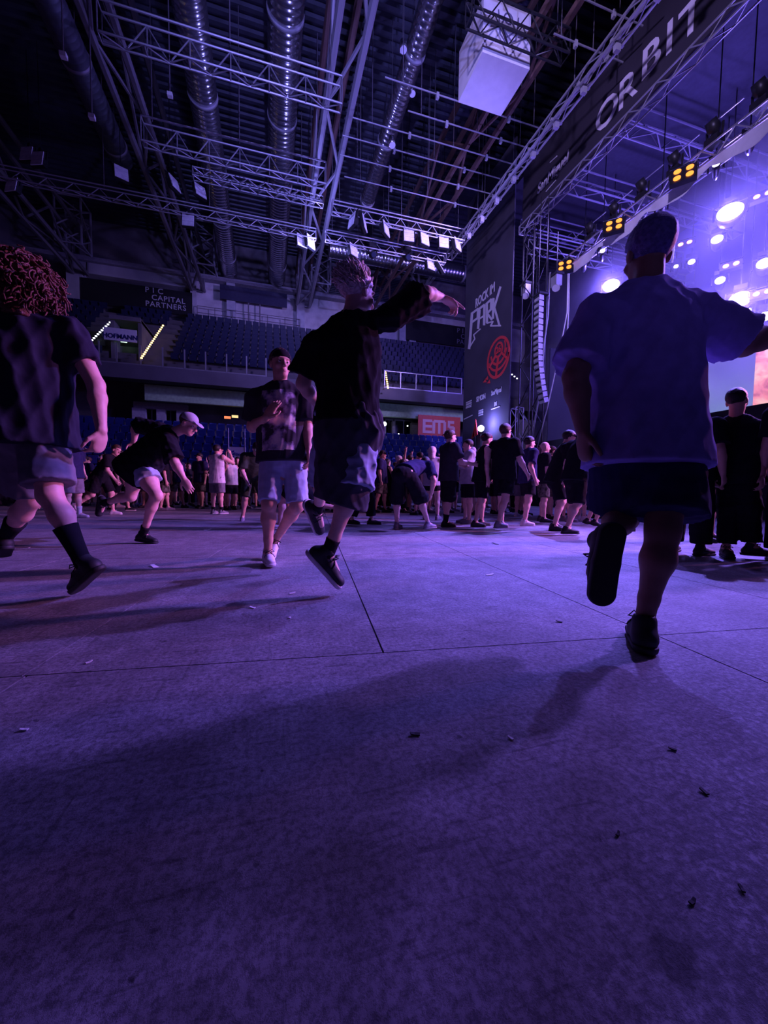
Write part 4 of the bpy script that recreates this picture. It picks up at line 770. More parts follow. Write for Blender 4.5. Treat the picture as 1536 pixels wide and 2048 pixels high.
def hand(S, wr, d, pn, side, curl=(0.5,)*5, s_=1.0, k=0.012):
    """palm + four fingers + thumb; d = palm direction, pn = palm normal (fingers curl towards it), side = +1/-1 side of the thumb along d x pn"""
    d = nrm(d); pn = nrm(pn-d*(pn@d)); l = np.cross(d, pn)*side
    S.cap(wr, wr+d*0.05*s_, 0.030*s_, 0.040*s_, k, pn, 0.5); S.cap(wr+d*0.045*s_, wr+d*0.085*s_, 0.042*s_, 0.042*s_, k, pn, 0.42)
    for i, (o, L_) in enumerate(((0.030, 0.078), (0.010, 0.088), (-0.011, 0.082), (-0.031, 0.064))):
        b0 = wr+(d*0.085+l*o)*s_; c = curl[i+1]; sp = l*o*1.2
        d1 = nrm(d*math.cos(c*0.8)+pn*math.sin(c*0.8)+sp); b1 = b0+d1*L_*0.48*s_; d2 = nrm(d*math.cos(c*1.8)+pn*math.sin(c*1.8)+sp); b2 = b1+d2*L_*0.32*s_
        d3 = nrm(d*math.cos(c*2.5)+pn*math.sin(c*2.5)+sp); b3 = b2+d3*L_*0.24*s_
        S.cap(b0-d*0.01*s_, b1, 0.0095*s_, 0.0088*s_, 0.006).cap(b1, b2, 0.0088*s_, 0.008*s_, 0.004).cap(b2, b3, 0.008*s_, 0.007*s_, 0.004)
    t0 = wr+(d*0.02+l*0.028)*s_; c = curl[0]; t1 = t0+nrm(d*0.7+l*0.75+pn*0.3*c)*0.045*s_; t2 = t1+nrm(d*0.9+l*0.35+pn*0.6*c)*0.032*s_; t3 = t2+nrm(d+l*0.1+pn*0.8*c)*0.022*s_
    S.cap(t0, t1, 0.014*s_, 0.0115*s_, 0.01).cap(t1, t2, 0.0115*s_, 0.0098*s_, 0.005).cap(t2, t3, 0.0098*s_, 0.008*s_, 0.004)
def head(S, c, f, u, s_=1.0, fine=True):
    """skull, jaw, brow, nose, lips, ears; c = head centre at eye height"""
    f = nrm(f); u = nrm(u-f*(u@f)); r = np.cross(f, u); A = (r, f, u); P = lambda x, y, z: c+(r*x+f*y+u*z)*s_
    S.ell(P(0, -0.012, 0.035), V(0.076, 0.096, 0.085)*s_, A, 0.02); S.ell(P(0, 0.022, -0.045), V(0.060, 0.068, 0.075)*s_, A, 0.03); S.ell(P(0, 0.058, -0.098), V(0.030, 0.026, 0.022)*s_, A, 0.03)
    S.cap(P(0, 0.088, 0.005), P(0, 0.108, -0.034), 0.010*s_, 0.016*s_, 0.012); S.ell(P(0, 0.085, 0.026), V(0.05, 0.014, 0.012)*s_, A, 0.015)
    for x in (-1, 1):
        S.ell(P(x*0.077, -0.008, -0.01), V(0.011, 0.024, 0.034)*s_, A, 0.008)
        if fine: S.ell(P(x*0.032, 0.093, 0.001), V(0.017, 0.013, 0.009)*s_, A, 0, True); S.ell(P(x*0.012, 0.106, -0.036), V(0.010, 0.010, 0.008)*s_, A, 0.008)
    if fine:
        S.ell(P(0, 0.089, -0.062), V(0.024, 0.010, 0.006)*s_, A, 0.006); S.ell(P(0, 0.088, -0.074), V(0.020, 0.010, 0.007)*s_, A, 0.006); S.ell(P(0, 0.098, -0.0675), V(0.024, 0.006, 0.0015)*s_, A, 0, True)
        for x in (-1, 1): S.ell(P(x*0.045, 0.06, -0.03), V(0.022, 0.022, 0.02)*s_, A, 0.02)

def person(label, J, skin_m, res=0.008, bulk=1.0, hs=1.0, shirt=None, shorts=None, hair=None, cap=None, shoes=(SHB, SHB), socks=None, group=None, curlL=(0.5,)*5, curlR=(0.5,)*5, hero=True, extra=None, name='person'):
    """J: joint positions in world space; clothing specs are dicts"""
    g = lambda n: V(*J[n]); nk, pv = g('neck'), g('pelvis'); up_ = nrm(nk-pv); w_ = nrm(g('shR')-g('shL')); w_ = nrm(w_-up_*(w_@up_)); fr = nrm(np.cross(up_, w_))
    base = (g('anL')+g('anR'))/2; base = V(base[0], base[1], 0); t = thing(name, label, 'person', base, 0, group)
    wh = nrm(g('hipR')-g('hipL')); B = bulk; wa = pv+(nk-pv)*0.33; chst = pv+(nk-pv)*0.68; upc = pv+(nk-pv)*0.88
    S = SDF()
    S.cap(pv-up_*0.02, wa, 0.155*B, 0.140*B, 0.05, fr, 0.68).cap(wa, chst, 0.142*B, 0.162*B, 0.05, fr, 0.66).cap(chst, upc, 0.162*B, 0.12, 0.05, fr, 0.62)
    hc = g('head'); hf = nrm(g('face')); hu = nrm(J.get('headup', up_)); S.cap(nk-up_*0.02, hc-hf*0.018-hu*0.05*hs, 0.060*B**0.5, 0.056, 0.03)
    for sd in ('L', 'R'):
        sg = 1 if sd == 'R' else -1; sh, el, wr = g('sh'+sd), g('el'+sd), g('wr'+sd); hp, kn, an = g('hip'+sd), g('kn'+sd), g('an'+sd)
        S.cap(nk-up_*0.03, sh, 0.055*B, 0.058*B, 0.05); S.cap(sh, sh+(el-sh)*0.45, 0.062*B, 0.054*B, 0.04).cap(sh+(el-sh)*0.45, el, 0.052*B, 0.042*B, 0.03)
        S.cap(el, el+(wr-el)*0.3, 0.042*B, 0.044*B, 0.02).cap(el+(wr-el)*0.3, wr, 0.043*B, 0.028, 0.02)
        hd = J.get('hand'+sd); pn = J.get('palm'+sd)
        hd = nrm(wr-el) if hd is None else nrm(hd); pn = (-w_*sg) if pn is None else V(*pn)
        if hero: hand(S, wr, hd, pn, J.get('thumb'+sd, -sg), curlR if sd == 'R' else curlL, hs)
        else:
            l = nrm(np.cross(hd, pn)); S.cap(wr, wr+hd*0.08, 0.03, 0.04, 0.02, pn, 0.5)
            for q in (-0.028, -0.009, 0.01, 0.029): S.cap(wr+hd*0.08+l*q, wr+hd*0.15+l*q*1.2+nrm(pn)*0.03, 0.010, 0.009, 0.006)
            S.cap(wr+hd*0.03+l*0.03, wr+hd*0.09+l*0.065, 0.013, 0.010, 0.01)
        S.cap(hp+up_*0.02, hp+(kn-hp)*0.5, 0.092*B, 0.080*B, 0.04).cap(hp+(kn-hp)*0.5, kn, 0.080*B, 0.056*B**0.5, 0.04)
        sn = an-kn; fk_ = J.get('toe'+sd); fwd = nrm(fk_-nrm(sn)*(fk_@nrm(sn)))
        S.cap(kn, kn+sn*0.3-fwd*0.012, 0.054*B**0.5, 0.058*B**0.5, 0.03).cap(kn+sn*0.3-fwd*0.012, kn+sn*0.72, 0.056*B**0.5, 0.038, 0.03).cap(kn+sn*0.72, an, 0.038, 0.036, 0.02); S.ell(kn+fwd*0.02, (0.045, 0.045, 0.05), None, 0.03)
        S.cap(hp-fr*0.02, hp-fr*0.04-up_*0.03, 0.088*B, 0.085*B, 0.04)
        fd = nrm(fk_); S.cap(an, an+fd*0.10-up_*0.0+V(0, 0, 0)-(nrm(an-kn)*-0.04), 0.034, 0.026, 0.02)
    head(S, hc, hf, hu, hs, hero)
    Vt, Q = S.mesh(res); link('body', qmesh('body', Vt, Q, skin_m, base), t)
    if hero and J.get('eyes'):
        f = hf; u = nrm(hu-f*(hu@f)); r = np.cross(f, u)
        for x in (-1, 1):
            e = MB(); c0 = hc+(r*x*0.032+f*0.0765)*hs-base; e.tube([c0-f*0.006, c0, c0+f*0.006, c0+f*0.0095], [0.011, 0.0115, 0.009, 0.004], 12, 0); e.tube([c0+f*0.0075, c0+f*0.0105], [0.0068, 0.004], 10, 1); e.build('eye', [EYEW, EYED], t, True)
    if shirt:
        T = SDF(); L_ = shirt.get('loose', 0.03); hem = pv-up_*shirt.get('hem', 0.12)+J.get('hemoff', V(0, 0, 0)); fl = shirt.get('flare', 0.0)
        T.cap(hem-up_*0.15, wa, 0.178*B+L_+fl, 0.150*B+L_, 0.05, fr, 0.82).cap(wa, chst, 0.150*B+L_, 0.168*B+L_*0.7, 0.05, fr, 0.70).cap(chst, upc, 0.168*B+L_*0.6, 0.125*B, 0.05, fr, 0.66)
        for sd in ('L', 'R'):
            sh, el = g('sh'+sd), g('el'+sd); T.cap(nk-up_*0.035, sh, 0.062*B, 0.070*B, 0.05)
            if not shirt.get('tank'):
                f_ = shirt.get('sleeve', 0.72); e_ = sh+(el-sh)*min(f_, 1.0); T.cap(sh, e_, 0.074*B, 0.062*B+shirt.get('sl', 0.012), 0.04, flat=True); T.cap(sh, sh+(el-sh)*0.3, 0.072*B, 0.066*B, 0.05)
                if f_ > 1: T.cap(el, el+(g('wr'+sd)-el)*(f_-1), 0.058*B, 0.045, 0.03, flat=True); T.cap(sh, el, 0.07*B, 0.058*B, 0.03)
        if shirt.get('hood'): T.cap(nk-fr*0.05, nk-fr*0.08+up_*0.05, 0.09, 0.08, 0.04); T.cap(nk+w_*0.07, nk-w_*0.07, 0.05, 0.05, 0.04)
        wk = wrinkle(shirt.get('wr', 0.012), shirt.get('seed', 3), shirt.get('fr', (60, 60, 24)), shirt.get('sharp', 1.0)); hn = up_; ht = shirt.get('tilt'); hn = nrm(up_+ht) if ht is not None else up_; hemv = V(*hem)
        def post(F, X, Y, Z):
            near = np.abs(F) < 0.06; W_ = wk(X, Y, Z); F = np.where(near, F+W_, F); F = np.maximum(F, (hemv[0]-X)*hn[0]+(hemv[1]-Y)*hn[1]+(hemv[2]-Z)*hn[2])
            return F
        Vs, Qs = T.mesh(res*1.1, post); mi = None; mats = [shirt['m']]
        if shirt.get('print'):
            cq = Vs[Qs].mean(1); rel = cq-chst; a_, h_, d_ = rel@w_, rel@up_, rel@fr; mi = ((np.abs(a_) < 0.145) & (h_ > -0.40) & (h_ < 0.13) & (d_ > 0.02)).astype(int); mats.append(shirt['print'])
        link(shirt.get('name', 'shirt'), qmesh('shirt', Vs, Qs, mats, base, mi), t)
    if shorts:
        T = SDF(); L_ = shorts.get('loose', 0.02); f_ = shorts.get('len', 0.85); T.cap(pv-up_*0.05, pv+up_*0.07, 0.162*B+L_*0.35, 0.155*B+L_*0.3, 0.03, fr, 0.74)
        for sd in ('L', 'R'):
            hp, kn, an = g('hip'+sd), g('kn'+sd), g('an'+sd); T.cap(hp-fr*0.01, hp-fr*0.025-up_*0.03, 0.088*B+L_*0.3, 0.085*B+L_*0.3, 0.03)
            T.cap(hp+up_*0.02, hp+(kn-hp)*min(f_, 1.0), 0.096*B+L_*0.4, (0.080 if f_ < 0.9 else 0.066)*B+L_*1.5, 0.03, flat=True)
            if f_ > 1: T.cap(kn-nrm(an-kn)*0.04, kn+(an-kn)*(f_-1), 0.062*B+L_*1.4, 0.050+L_*1.6, 0.04, flat=True); T.ell(kn, (0.066*B+L_, 0.066*B+L_, 0.07), None, 0.03)
        wk2 = wrinkle(shorts.get('wr', 0.012), 17, (60, 60, 40)); Vs, Qs = T.mesh(res*1.15, lambda F, X, Y, Z: np.where(np.abs(F) < 0.05, F+wk2(X, Y, Z), F)); link('trousers' if f_ > 1.2 else 'shorts', qmesh('shorts', Vs, Qs, shorts['m'], base), t)
    f = hf; u = nrm(hu-f*(hu@f)); r = np.cross(f, u); A = (r, f, u); P = lambda x, y, z: hc+(r*x+f*y+u*z)*hs
    if hair:
        T = SDF(); vol = hair.get('vol', 0.012); T.ell(P(0, -0.016, 0.042), V(0.078+vol, 0.098+vol, 0.085+vol)*hs, A, 0.02)
        if hair.get('long'): T.cap(P(0, -0.06, 0.0), P(0, -0.085, -0.10-hair['long']), 0.085, 0.075, 0.04, r, 1.0)
        if hair.get('top'): q = V(*hair['top']); T.cap(P(0, 0.0, 0.09), P(*q), 0.065, 0.04, 0.03); T.cap(P(0, -0.05, 0.08), P(q[0], q[1]-0.05, q[2]-0.01), 0.06, 0.035, 0.03)
        rr = np.random.default_rng(4)
        for _ in range(hair.get('curls', 0)):
            q = rr.normal(size=3); q /= np.linalg.norm(q); q[1] -= 0.25; rc = rr.uniform(0.018, 0.036); c0 = P(0.105*q[0]*1.05, 0.12*q[1]-0.02, 0.11*q[2]+0.02); T.ell(c0, V(rc, rc, rc*rr.uniform(0.8, 1.5))*hs, None, 0.006)
        for k_ in range(hair.get('strands', 0)):
            a1, e1 = rr.uniform(-2.6, 2.6), rr.uniform(-0.1, 1.3); q = V(math.sin(a1)*math.cos(e1), -math.cos(a1)*math.cos(e1)*0.9-0.1, math.sin(e1)); s0 = P(0.082*q[0], 0.10*q[1]-0.01, 0.09*q[2]+0.045); dq = V(*hair['flow'])+rr.normal(size=3)*0.25+q*0.35; dq = r*dq[0]+f*dq[1]+u*dq[2]; L1 = rr.uniform(0.03, 0.06)
            T.cap(s0, s0+nrm(dq)*L1*hs, rr.uniform(0.010, 0.015), 0.004, 0.008)
        wk3 = wrinkle(hair.get('wr', 0.008), 5, hair.get('fr', (150, 150, 90))); a0, b0, fl_ = P(0, 0.066, 0.0), P(0, 0.0, -0.02-hair.get('long', 0)-hair.get('low', 0.03)), hair.get('face', 0.0)
        def hp_(F, X, Y, Z):
            F = np.where(np.abs(F) < 0.05, F+wk3(X, Y, Z), F); yf = (X-hc[0])*f[0]+(Y-hc[1])*f[1]+(Z-hc[2])*f[2]; zf = (X-hc[0])*u[0]+(Y-hc[1])*u[1]+(Z-hc[2])*u[2]
            F = np.maximum(F, np.minimum(yf-0.05*hs, 0.060*hs-zf)); F = np.maximum(F, np.minimum(yf-0.012-fl_, 0.03*hs-zf)); F = np.maximum(F, (b0[0]-X)*u[0]+(b0[1]-Y)*u[1]+(b0[2]-Z)*u[2]); return F
        Vs, Qs = T.mesh(min(res, 0.011), hp_); ho = link('hair', qmesh('hair', Vs, Qs, hair['m'], base), t)
        if hair.get('locks'):
            n_, L1, wav, rad, flow, grav = hair['locks']; lk = MB()
            for k_ in range(n_):
                q = rr.normal(size=3); q /= np.linalg.norm(q)
                if q[1] > 0.35 or q[2] < -0.55: continue
                s0 = np.array([0.082*q[0], 0.102*q[1]-0.016, 0.09*q[2]+0.045]); fl3 = np.array(flow); dq = nrm(q*hair.get('out', 0.8)+fl3-q*(fl3@q)*hair.get('lay', 0.0)+rr.normal(size=3)*0.2); ll = L1*rr.uniform(0.6, 1.15); e1 = nrm(np.cross(dq, [0.3, 0.5, 0.8])); e2 = np.cross(dq, e1); ph = rr.uniform(0, 6.28); pts = []
                for m_ in range(13):
                    w2 = m_/12; pl = s0+dq*ll*w2+np.array([0, 0, -grav*w2*w2])+(e1*math.cos(ph+w2*hair.get('turns', 9))+e2*math.sin(ph+w2*hair.get('turns', 9)))*wav*min(1, w2*3); pts.append(P(*pl)-base)
                lk.tube(pts, [rad*(1-0.6*m_/12)*hs for m_ in range(13)], 5)
            link('locks', lk.mesh('hair_locks', hair['m'], True), ho)
    if cap:
        T = SDF(); T.ell(P(0, -0.012, 0.045), V(0.086, 0.106, 0.088)*hs, A, 0.02); bk = -1 if cap.get('back') else 1
        Vs, Qs = T.mesh(min(res, 0.009), lambda F, X, Y, Z: np.maximum(F, 0.035*hs-((X-hc[0])*u[0]+(Y-hc[1])*u[1]+(Z-hc[2])*u[2]))); o = link('cap', qmesh('cap', Vs, Qs, cap['m'], base), t)
        T = SDF(); T.ell(P(0, bk*0.10, 0.045), V(0.075, 0.085, 0.035)*hs, A, 0.01)
        yb = lambda X, Y, Z: ((X-hc[0])*f[0]+(Y-hc[1])*f[1]+(Z-hc[2])*f[2])*bk; zb = lambda X, Y, Z: (X-hc[0])*u[0]+(Y-hc[1])*u[1]+(Z-hc[2])*u[2]
        Vs, Qs = T.mesh(min(res, 0.007), lambda F, X, Y, Z: np.maximum(np.maximum(F, np.abs(zb(X, Y, Z)-0.052*hs+0.4*np.maximum(yb(X, Y, Z)-0.10, 0))-0.006), 0.075*hs-yb(X, Y, Z))); link('brim', qmesh('brim', Vs, Qs, cap.get('m2', cap['m']), V(0, 0, 0)+base), o)
    for sd in ('L', 'R'):
        kn, an = g('kn'+sd), g('an'+sd)
        shoe(t, an, g('toe'+sd), J.get('fup'+sd, kn-an), base, shoes[0], shoes[1], hero, J.get('shoescale', 1.0))
        if socks:
            hgt = socks['h']; d = nrm(kn-an); q0 = an-base; b = MB(); r_ = lambda z: 0.0385+(0.014*min(1, max(0, (z-0.08)/0.15)))
            b.tube([q0-d*0.02]+[q0+d*hgt*k/4 for k in range(5)], [0.042]+[r_(hgt*k/4)*(1.05 if k < 4 else 1.09)*B**0.5+0.003 for k in range(5)], 16); b.build('sock', socks['m'], t, True)
    if extra: extra(t, base, dict(fr=fr, up=up_, w=w_, wa=wa, chst=chst, P=P, f=f, u=u, r=r))
    return t
# --- joint-angle poses for the crowd; person faces +Y before turning
def rotz(a): c, s_ = math.cos(a), math.sin(a); return np.array([[c, -s_, 0], [s_, c, 0], [0, 0, 1]])
def rotx(a): c, s_ = math.cos(a), math.sin(a); return np.array([[1, 0, 0], [0, c, -s_], [0, s_, c]])
def roty(a): c, s_ = math.cos(a), math.sin(a); return np.array([[c, 0, s_], [0, 1, 0], [-s_, 0, c]])
def fk(loc, facing, h=1.78, lean=0, side=0, twist=0, head_=(0, 0), legL=(0, 4, 0), legR=(0, 4, 0), armL=(0, 8, 10, 0), armR=(0, 8, 10, 0), fat=1.0):
    """degrees. leg = (flex forward, spread, knee bend); arm = (flex forward, spread, elbow bend, inward turn)"""
    D = math.radians; s_ = h/1.78; J = {}; RT = rotz(-D(twist)) @ rotx(-D(lean)) @ roty(D(side)); pv = V(0, 0, 0); J['pelvis'] = pv; J['neck'] = RT @ V(0, 0, 0.53); J['headup'] = None
    RH = RT @ rotz(-D(head_[1])) @ rotx(-D(head_[0])); J['head'] = J['neck']+RH @ V(0, 0.025, 0.155); J['face'] = RH @ V(0, 1, 0); J['headup'] = RH @ V(0, 0, 1)
    for sd, sg, leg, arm in (('L', -1, legL, armL), ('R', 1, legR, armR)):
        hp = V(sg*0.092, 0, -0.03); th = lambda fl, ab: V(sg*math.sin(D(ab)), math.sin(D(fl)), -math.cos(D(fl))*math.cos(D(ab))); d1 = nrm(th(leg[0], leg[1])); kn = hp+d1*0.425; d2 = nrm(th(leg[0]-leg[2], leg[1]*0.5)); an = kn+d2*0.415
        J['hip'+sd], J['kn'+sd], J['an'+sd] = hp, kn, an; fa = D(leg[0]-leg[2]); J['toe'+sd] = V(sg*0.2, math.cos(fa), math.sin(fa)*0.9 if leg[2] > 25 else 0.0); J['fup'+sd] = -d2 if leg[2] > 25 else V(0, 0, 1)
        sh = J['neck']+RT @ V(sg*0.185*fat, 0, -0.045); ud = RT @ nrm(V(sg*math.sin(D(arm[1])), math.sin(D(arm[0])), -math.cos(D(arm[0]))*math.cos(D(arm[1])))); el = sh+ud*0.295
        fl = D(arm[0]+arm[2]); fd = V(-sg*math.sin(D(arm[3]))+sg*math.sin(D(arm[1]))*0.4, math.sin(fl)*math.cos(D(arm[3])), -math.cos(fl)*math.cos(D(arm[3]))); wr = el+RT @ nrm(fd)*0.25
        J['sh'+sd], J['el'+sd], J['wr'+sd] = sh, el, wr
    R = rotz(D(facing)); out = {}
    for k, v in J.items(): out[k] = R @ v if (k in ('face', 'headup') or k[:3] in ('toe', 'fup')) else R @ v*s_
    low = min(out['anL'][2]-(0.03 if 0 else 0), out['anR'][2]); dz = 0.088-low
    for k in out:
        if not (k in ('face', 'headup') or k[:3] in ('toe', 'fup')): out[k] = out[k]+V(loc[0], loc[1], dz)
    return out
# ================================================================== THE PEOPLE IN THE OPEN PIT
def px(tbl): return {k: at_d(*v) for k, v in tbl.items()}
CF, CR_, UPW = V(cf[0], cf[1], 0), V(cr[0], cr[1], 0), V(0, 0, 1)
def dirv(right, away, up): return nrm(nrm(CR_)*right+nrm(CF)*away+UPW*up)
# A: curly red hair, seen from behind, running out to the left
J = px(dict(head=(46, 583, 2.27), neck=(56, 640, 2.26), shL=(-38, 668, 2.15), shR=(136, 662, 2.32), elL=(-95, 770, 2.1), wrL=(-110, 850, 2.2), elR=(192, 770, 2.34), wrR=(203, 862, 2.28), pelvis=(52, 836, 2.26),
            hipL=(22, 846, 2.22), hipR=(84, 846, 2.28), knR=(100, 990, 2.22), anR=(168, 1128, 2.26), knL=(62, 998, 2.5), anL=(8, 1078, 2.72)))
J.update(face=dirv(-0.55, 0.83, 0.0), toeR=dirv(-0.75, 0.25, -0.55), toeL=dirv(-0.6, 0.5, -0.25), fupL=dirv(-0.2, 0.2, 1), handR=dirv(-0.35, 0.15, -1), palmR=dirv(-0.9, 0.2, 0.0), shoescale=1.08)
person('curly red haired person in black T-shirt and grey shorts, seen from behind at left edge', J, SK[2], 0.0085, 1.10, 1.10, dict(m=cloth('blue_black', (0.026, 0.026, 0.045)), loose=0.05, hem=0.17, flare=0.05, sleeve=0.62, sl=0.02, wr=0.045, fr=(48, 48, 16), seed=5), dict(m=CG, len=0.86, loose=0.03),
       dict(m=HR, vol=0.018, long=0.05, wr=0.02, fr=(160, 160, 160), low=0.10, curls=60, locks=(950, 0.125, 0.017, 0.0095, (0, -0.1, -0.2), 0.07), turns=11), None, (SHB, SHB), dict(h=0.24, m=CB), curlR=(0.4, 0.6, 0.7, 0.8, 0.9))
# B: bending under a pale cap, running to the right
J = px(dict(head=(377, 848, 4.55), neck=(341, 867, 4.58), shL=(322, 860, 4.78), shR=(336, 884, 4.42), elL=(272, 850, 4.92), wrL=(268, 884, 5.0), elR=(350, 925, 4.34), wrR=(368, 958, 4.34), pelvis=(280, 932, 4.62), hipL=(276, 934, 4.72), hipR=(286, 942, 4.52),
            knR=(313, 990, 4.42), anR=(286, 1069, 4.60), knL=(262, 992, 4.8), anL=(208, 1006, 5.0)))
J.update(face=dirv(0.9, -0.05, -0.42), headup=dirv(0.40, 0, 0.9), toeR=dirv(1, -0.1, -0.12), fupR=UPW, toeL=dirv(-0.2, 0.1, -1), handR=dirv(0.45, 0, -0.85), palmR=dirv(-0.2, 0.9, 0), eyes=1)
person('person bending forward in a pale baseball cap, black T-shirt and very short denim shorts', J, SK[2], 0.009, 1.15, 1.05, dict(m=CB, loose=0.07, hem=0.14, flare=0.06, sleeve=0.9, sl=0.04, wr=0.03, seed=9), dict(m=CDN, len=0.45, loose=0.035),
       dict(m=HB_, vol=0.006), dict(m=CLG), (SHB, SHB), dict(h=0.12, m=CB), curlR=(0.3, 0.25, 0.3, 0.35, 0.4))
# C: facing us, printed T-shirt, denim shorts, white shoes
J = px(dict(head=(561, 729, 3.38), neck=(562, 776, 3.42), shR=(513, 797, 3.42), shL=(607, 799, 3.44), elR=(505, 854, 3.48), wrR=(532, 836, 3.22), elL=(614, 856, 3.42), wrL=(618, 900, 3.32), pelvis=(566, 903, 3.42), hipR=(546, 910, 3.42), hipL=(588, 910, 3.44),
            knR=(538, 1008, 3.30), anR=(536, 1106, 3.38), knL=(595, 1010, 3.38), anL=(552, 1078, 3.70)))
J.update(face=dirv(0.55, -0.83, 0.02), headup=dirv(0.03, 0, 1), toeR=dirv(0.45, -0.9, 0), fupR=UPW, toeL=dirv(0.15, -0.8, -0.6), handR=dirv(0.5, 0.1, 0.85), palmR=dirv(0.35, 0.9, -0.1), handL=dirv(0.05, -0.1, -1), eyes=1)
def print_mat():
    m, nt, b_ = nodes('shirt_print'); N = nt.nodes.new; L = nt.links.new; tc = N('ShaderNodeTexCoord'); nz = N('ShaderNodeTexNoise'); nz.inputs['Scale'].default_value = 9; nz.inputs['Detail'].default_value = 6; L(tc.outputs['Object'], nz.inputs['Vector'])
    r = N('ShaderNodeValToRGB'); e = r.color_ramp.elements; e[0].position = 0.42; e[0].color = (0.04, 0.036, 0.05, 1); e[1].position = 0.60; e[1].color = (0.85, 0.76, 0.66, 1); k = e.new(0.51); k.color = (0.42, 0.36, 0.52, 1); L(nz.outputs['Fac'], r.inputs['Fac']); L(r.outputs['Color'], b_.inputs['Base Color']); b_.inputs['Roughness'].default_value = 0.8; return m
PRINT = print_mat()
person('person in printed black T-shirt, pale denim shorts and white shoes, hand on chest', J, SK[1], 0.007, 1.15, 1.06, dict(m=CCH, loose=0.035, hem=0.10, flare=0.02, sleeve=0.80, sl=0.035, wr=0.022, seed=21, print=PRINT), dict(m=CDN, len=0.96, loose=0.014),
       dict(m=HB_, vol=0.010), dict(m=CB, back=True), (SHW, SHW), None, curlR=(0.2, 0.12, 0.12, 0.15, 0.2), curlL=(0.4, 0.4, 0.45, 0.5, 0.5))
# D: pointing to the right, back to us, on his toes
J = px(dict(head=(716, 588, 2.40), neck=(702, 640, 2.38), shL=(632, 690, 2.36), shR=(782, 634, 2.40), elL=(606, 768, 2.42), wrL=(640, 815, 2.58), elR=(852, 586, 2.50), wrR=(884, 596, 2.70), pelvis=(696, 818, 2.38), hipL=(668, 830, 2.36), hipR=(724, 828, 2.40),
            knR=(708, 976, 2.32), anR=(655, 1108, 2.38), knL=(650, 960, 2.74), anL=(634, 1022, 3.0)))
J.update(face=dirv(0.72, 0.68, -0.05), headup=dirv(0.12, 0.05, 1), toeR=dirv(0.62, 0.12, -0.72), toeL=dirv(0.3, 0.3, -0.8), handR=dirv(0.86, 0.35, -0.22), palmR=dirv(-0.1, 0.1, -1), thumbR=-1, shoescale=1.1)
def tied(t, base, q):
    pv = V(*at_d(698, 835, 2.38)); hem = V(*at_d(682, 1012, 2.36)); T = SDF(); T.cap(pv+q['up']*0.03, pv-q['up']*0.10, 0.185, 0.20, 0.04, q['fr'], 0.80).cap(pv-q['up']*0.08, hem, 0.20, 0.165, 0.05, q['fr'], 0.82); T.cap(pv-q['fr']*0.05+q['up']*0.03, V(*at_d(742, 870, 2.30)), 0.06, 0.05, 0.06)
    wk = wrinkle(0.042, 8, (46, 46, 26)); pl = V(*at_d(680, 1010, 2.3)); hn = nrm(dirv(0.30, 0, 1)); Vs, Qs = T.mesh(0.009, lambda F, X, Y, Z: np.maximum(np.where(np.abs(F) < 0.09, F+wk(X, Y, Z), F), (pl[0]-X)*hn[0]+(pl[1]-Y)*hn[1]+(pl[2]-Z)*hn[2]))
    link('tied_jacket', qmesh('tied_jacket', Vs, Qs, cloth('slate', (0.085, 0.085, 0.105)), base), t)['label'] = 'dark jacket tied round the waist'
person('person pointing right with outstretched arm, back turned, blond swept hair, loose black T-shirt', J, SK[0], 0.0075, 0.98, 1.06, dict(m=CB, loose=0.036, hem=0.10, flare=0.02, sleeve=0.80, sl=0.055, wr=0.026, seed=13), dict(m=CDN, len=1.0, loose=0.045, wr=0.03),
       dict(m=HL, vol=0.010, wr=0.012, fr=(150, 150, 60), low=0.085, locks=(1500, 0.06, 0.006, 0.0068, (-0.25, -0.75, 0.3), 0.0), turns=4, out=0.14, lay=0.92), None, (SHB, SHW), dict(h=0.10, m=CB), curlR=(0.9, 0.12, 0.75, 0.95, 1.0), extra=tied)
# E: running towards the stage at right, sole of the raised shoe facing us
J = px(dict(head=(1296, 508, 1.76), neck=(1294, 588, 1.73), shL=(1198, 632, 1.70), shR=(1392, 630, 1.72), elL=(1150, 752, 1.66), wrL=(1166, 862, 1.66), elR=(1488, 690, 1.74), wrR=(1600, 650, 1.80), pelvis=(1290, 850, 1.70), hipL=(1250, 862, 1.68), hipR=(1332, 862, 1.72),
            knR=(1326, 1062, 1.62), anR=(1287, 1249, 1.64), knL=(1248, 1034, 1.83), anL=(1202, 1090, 1.51)))
J.update(face=dirv(0.12, 1, 0.02), toeR=dirv(0.42, 0.9, 0), fupR=UPW, toeL=dirv(-0.12, 0.08, -1), fupL=dirv(0.18, 1, 0.05), handL=dirv(0.15, 0.1, -1), shoescale=1.1)
person('large dark runner from behind at right, one shoe sole raised towards the camera', J, SKB, 0.0075, 1.16, 1.06, dict(m=CHAZE, loose=0.05, hem=0.19, flare=0.03, sleeve=0.85, sl=0.05, wr=0.024, seed=2), dict(m=CN, len=0.86, loose=0.045), dict(m=HG, vol=0.012), None, (SHB, SHB), None)
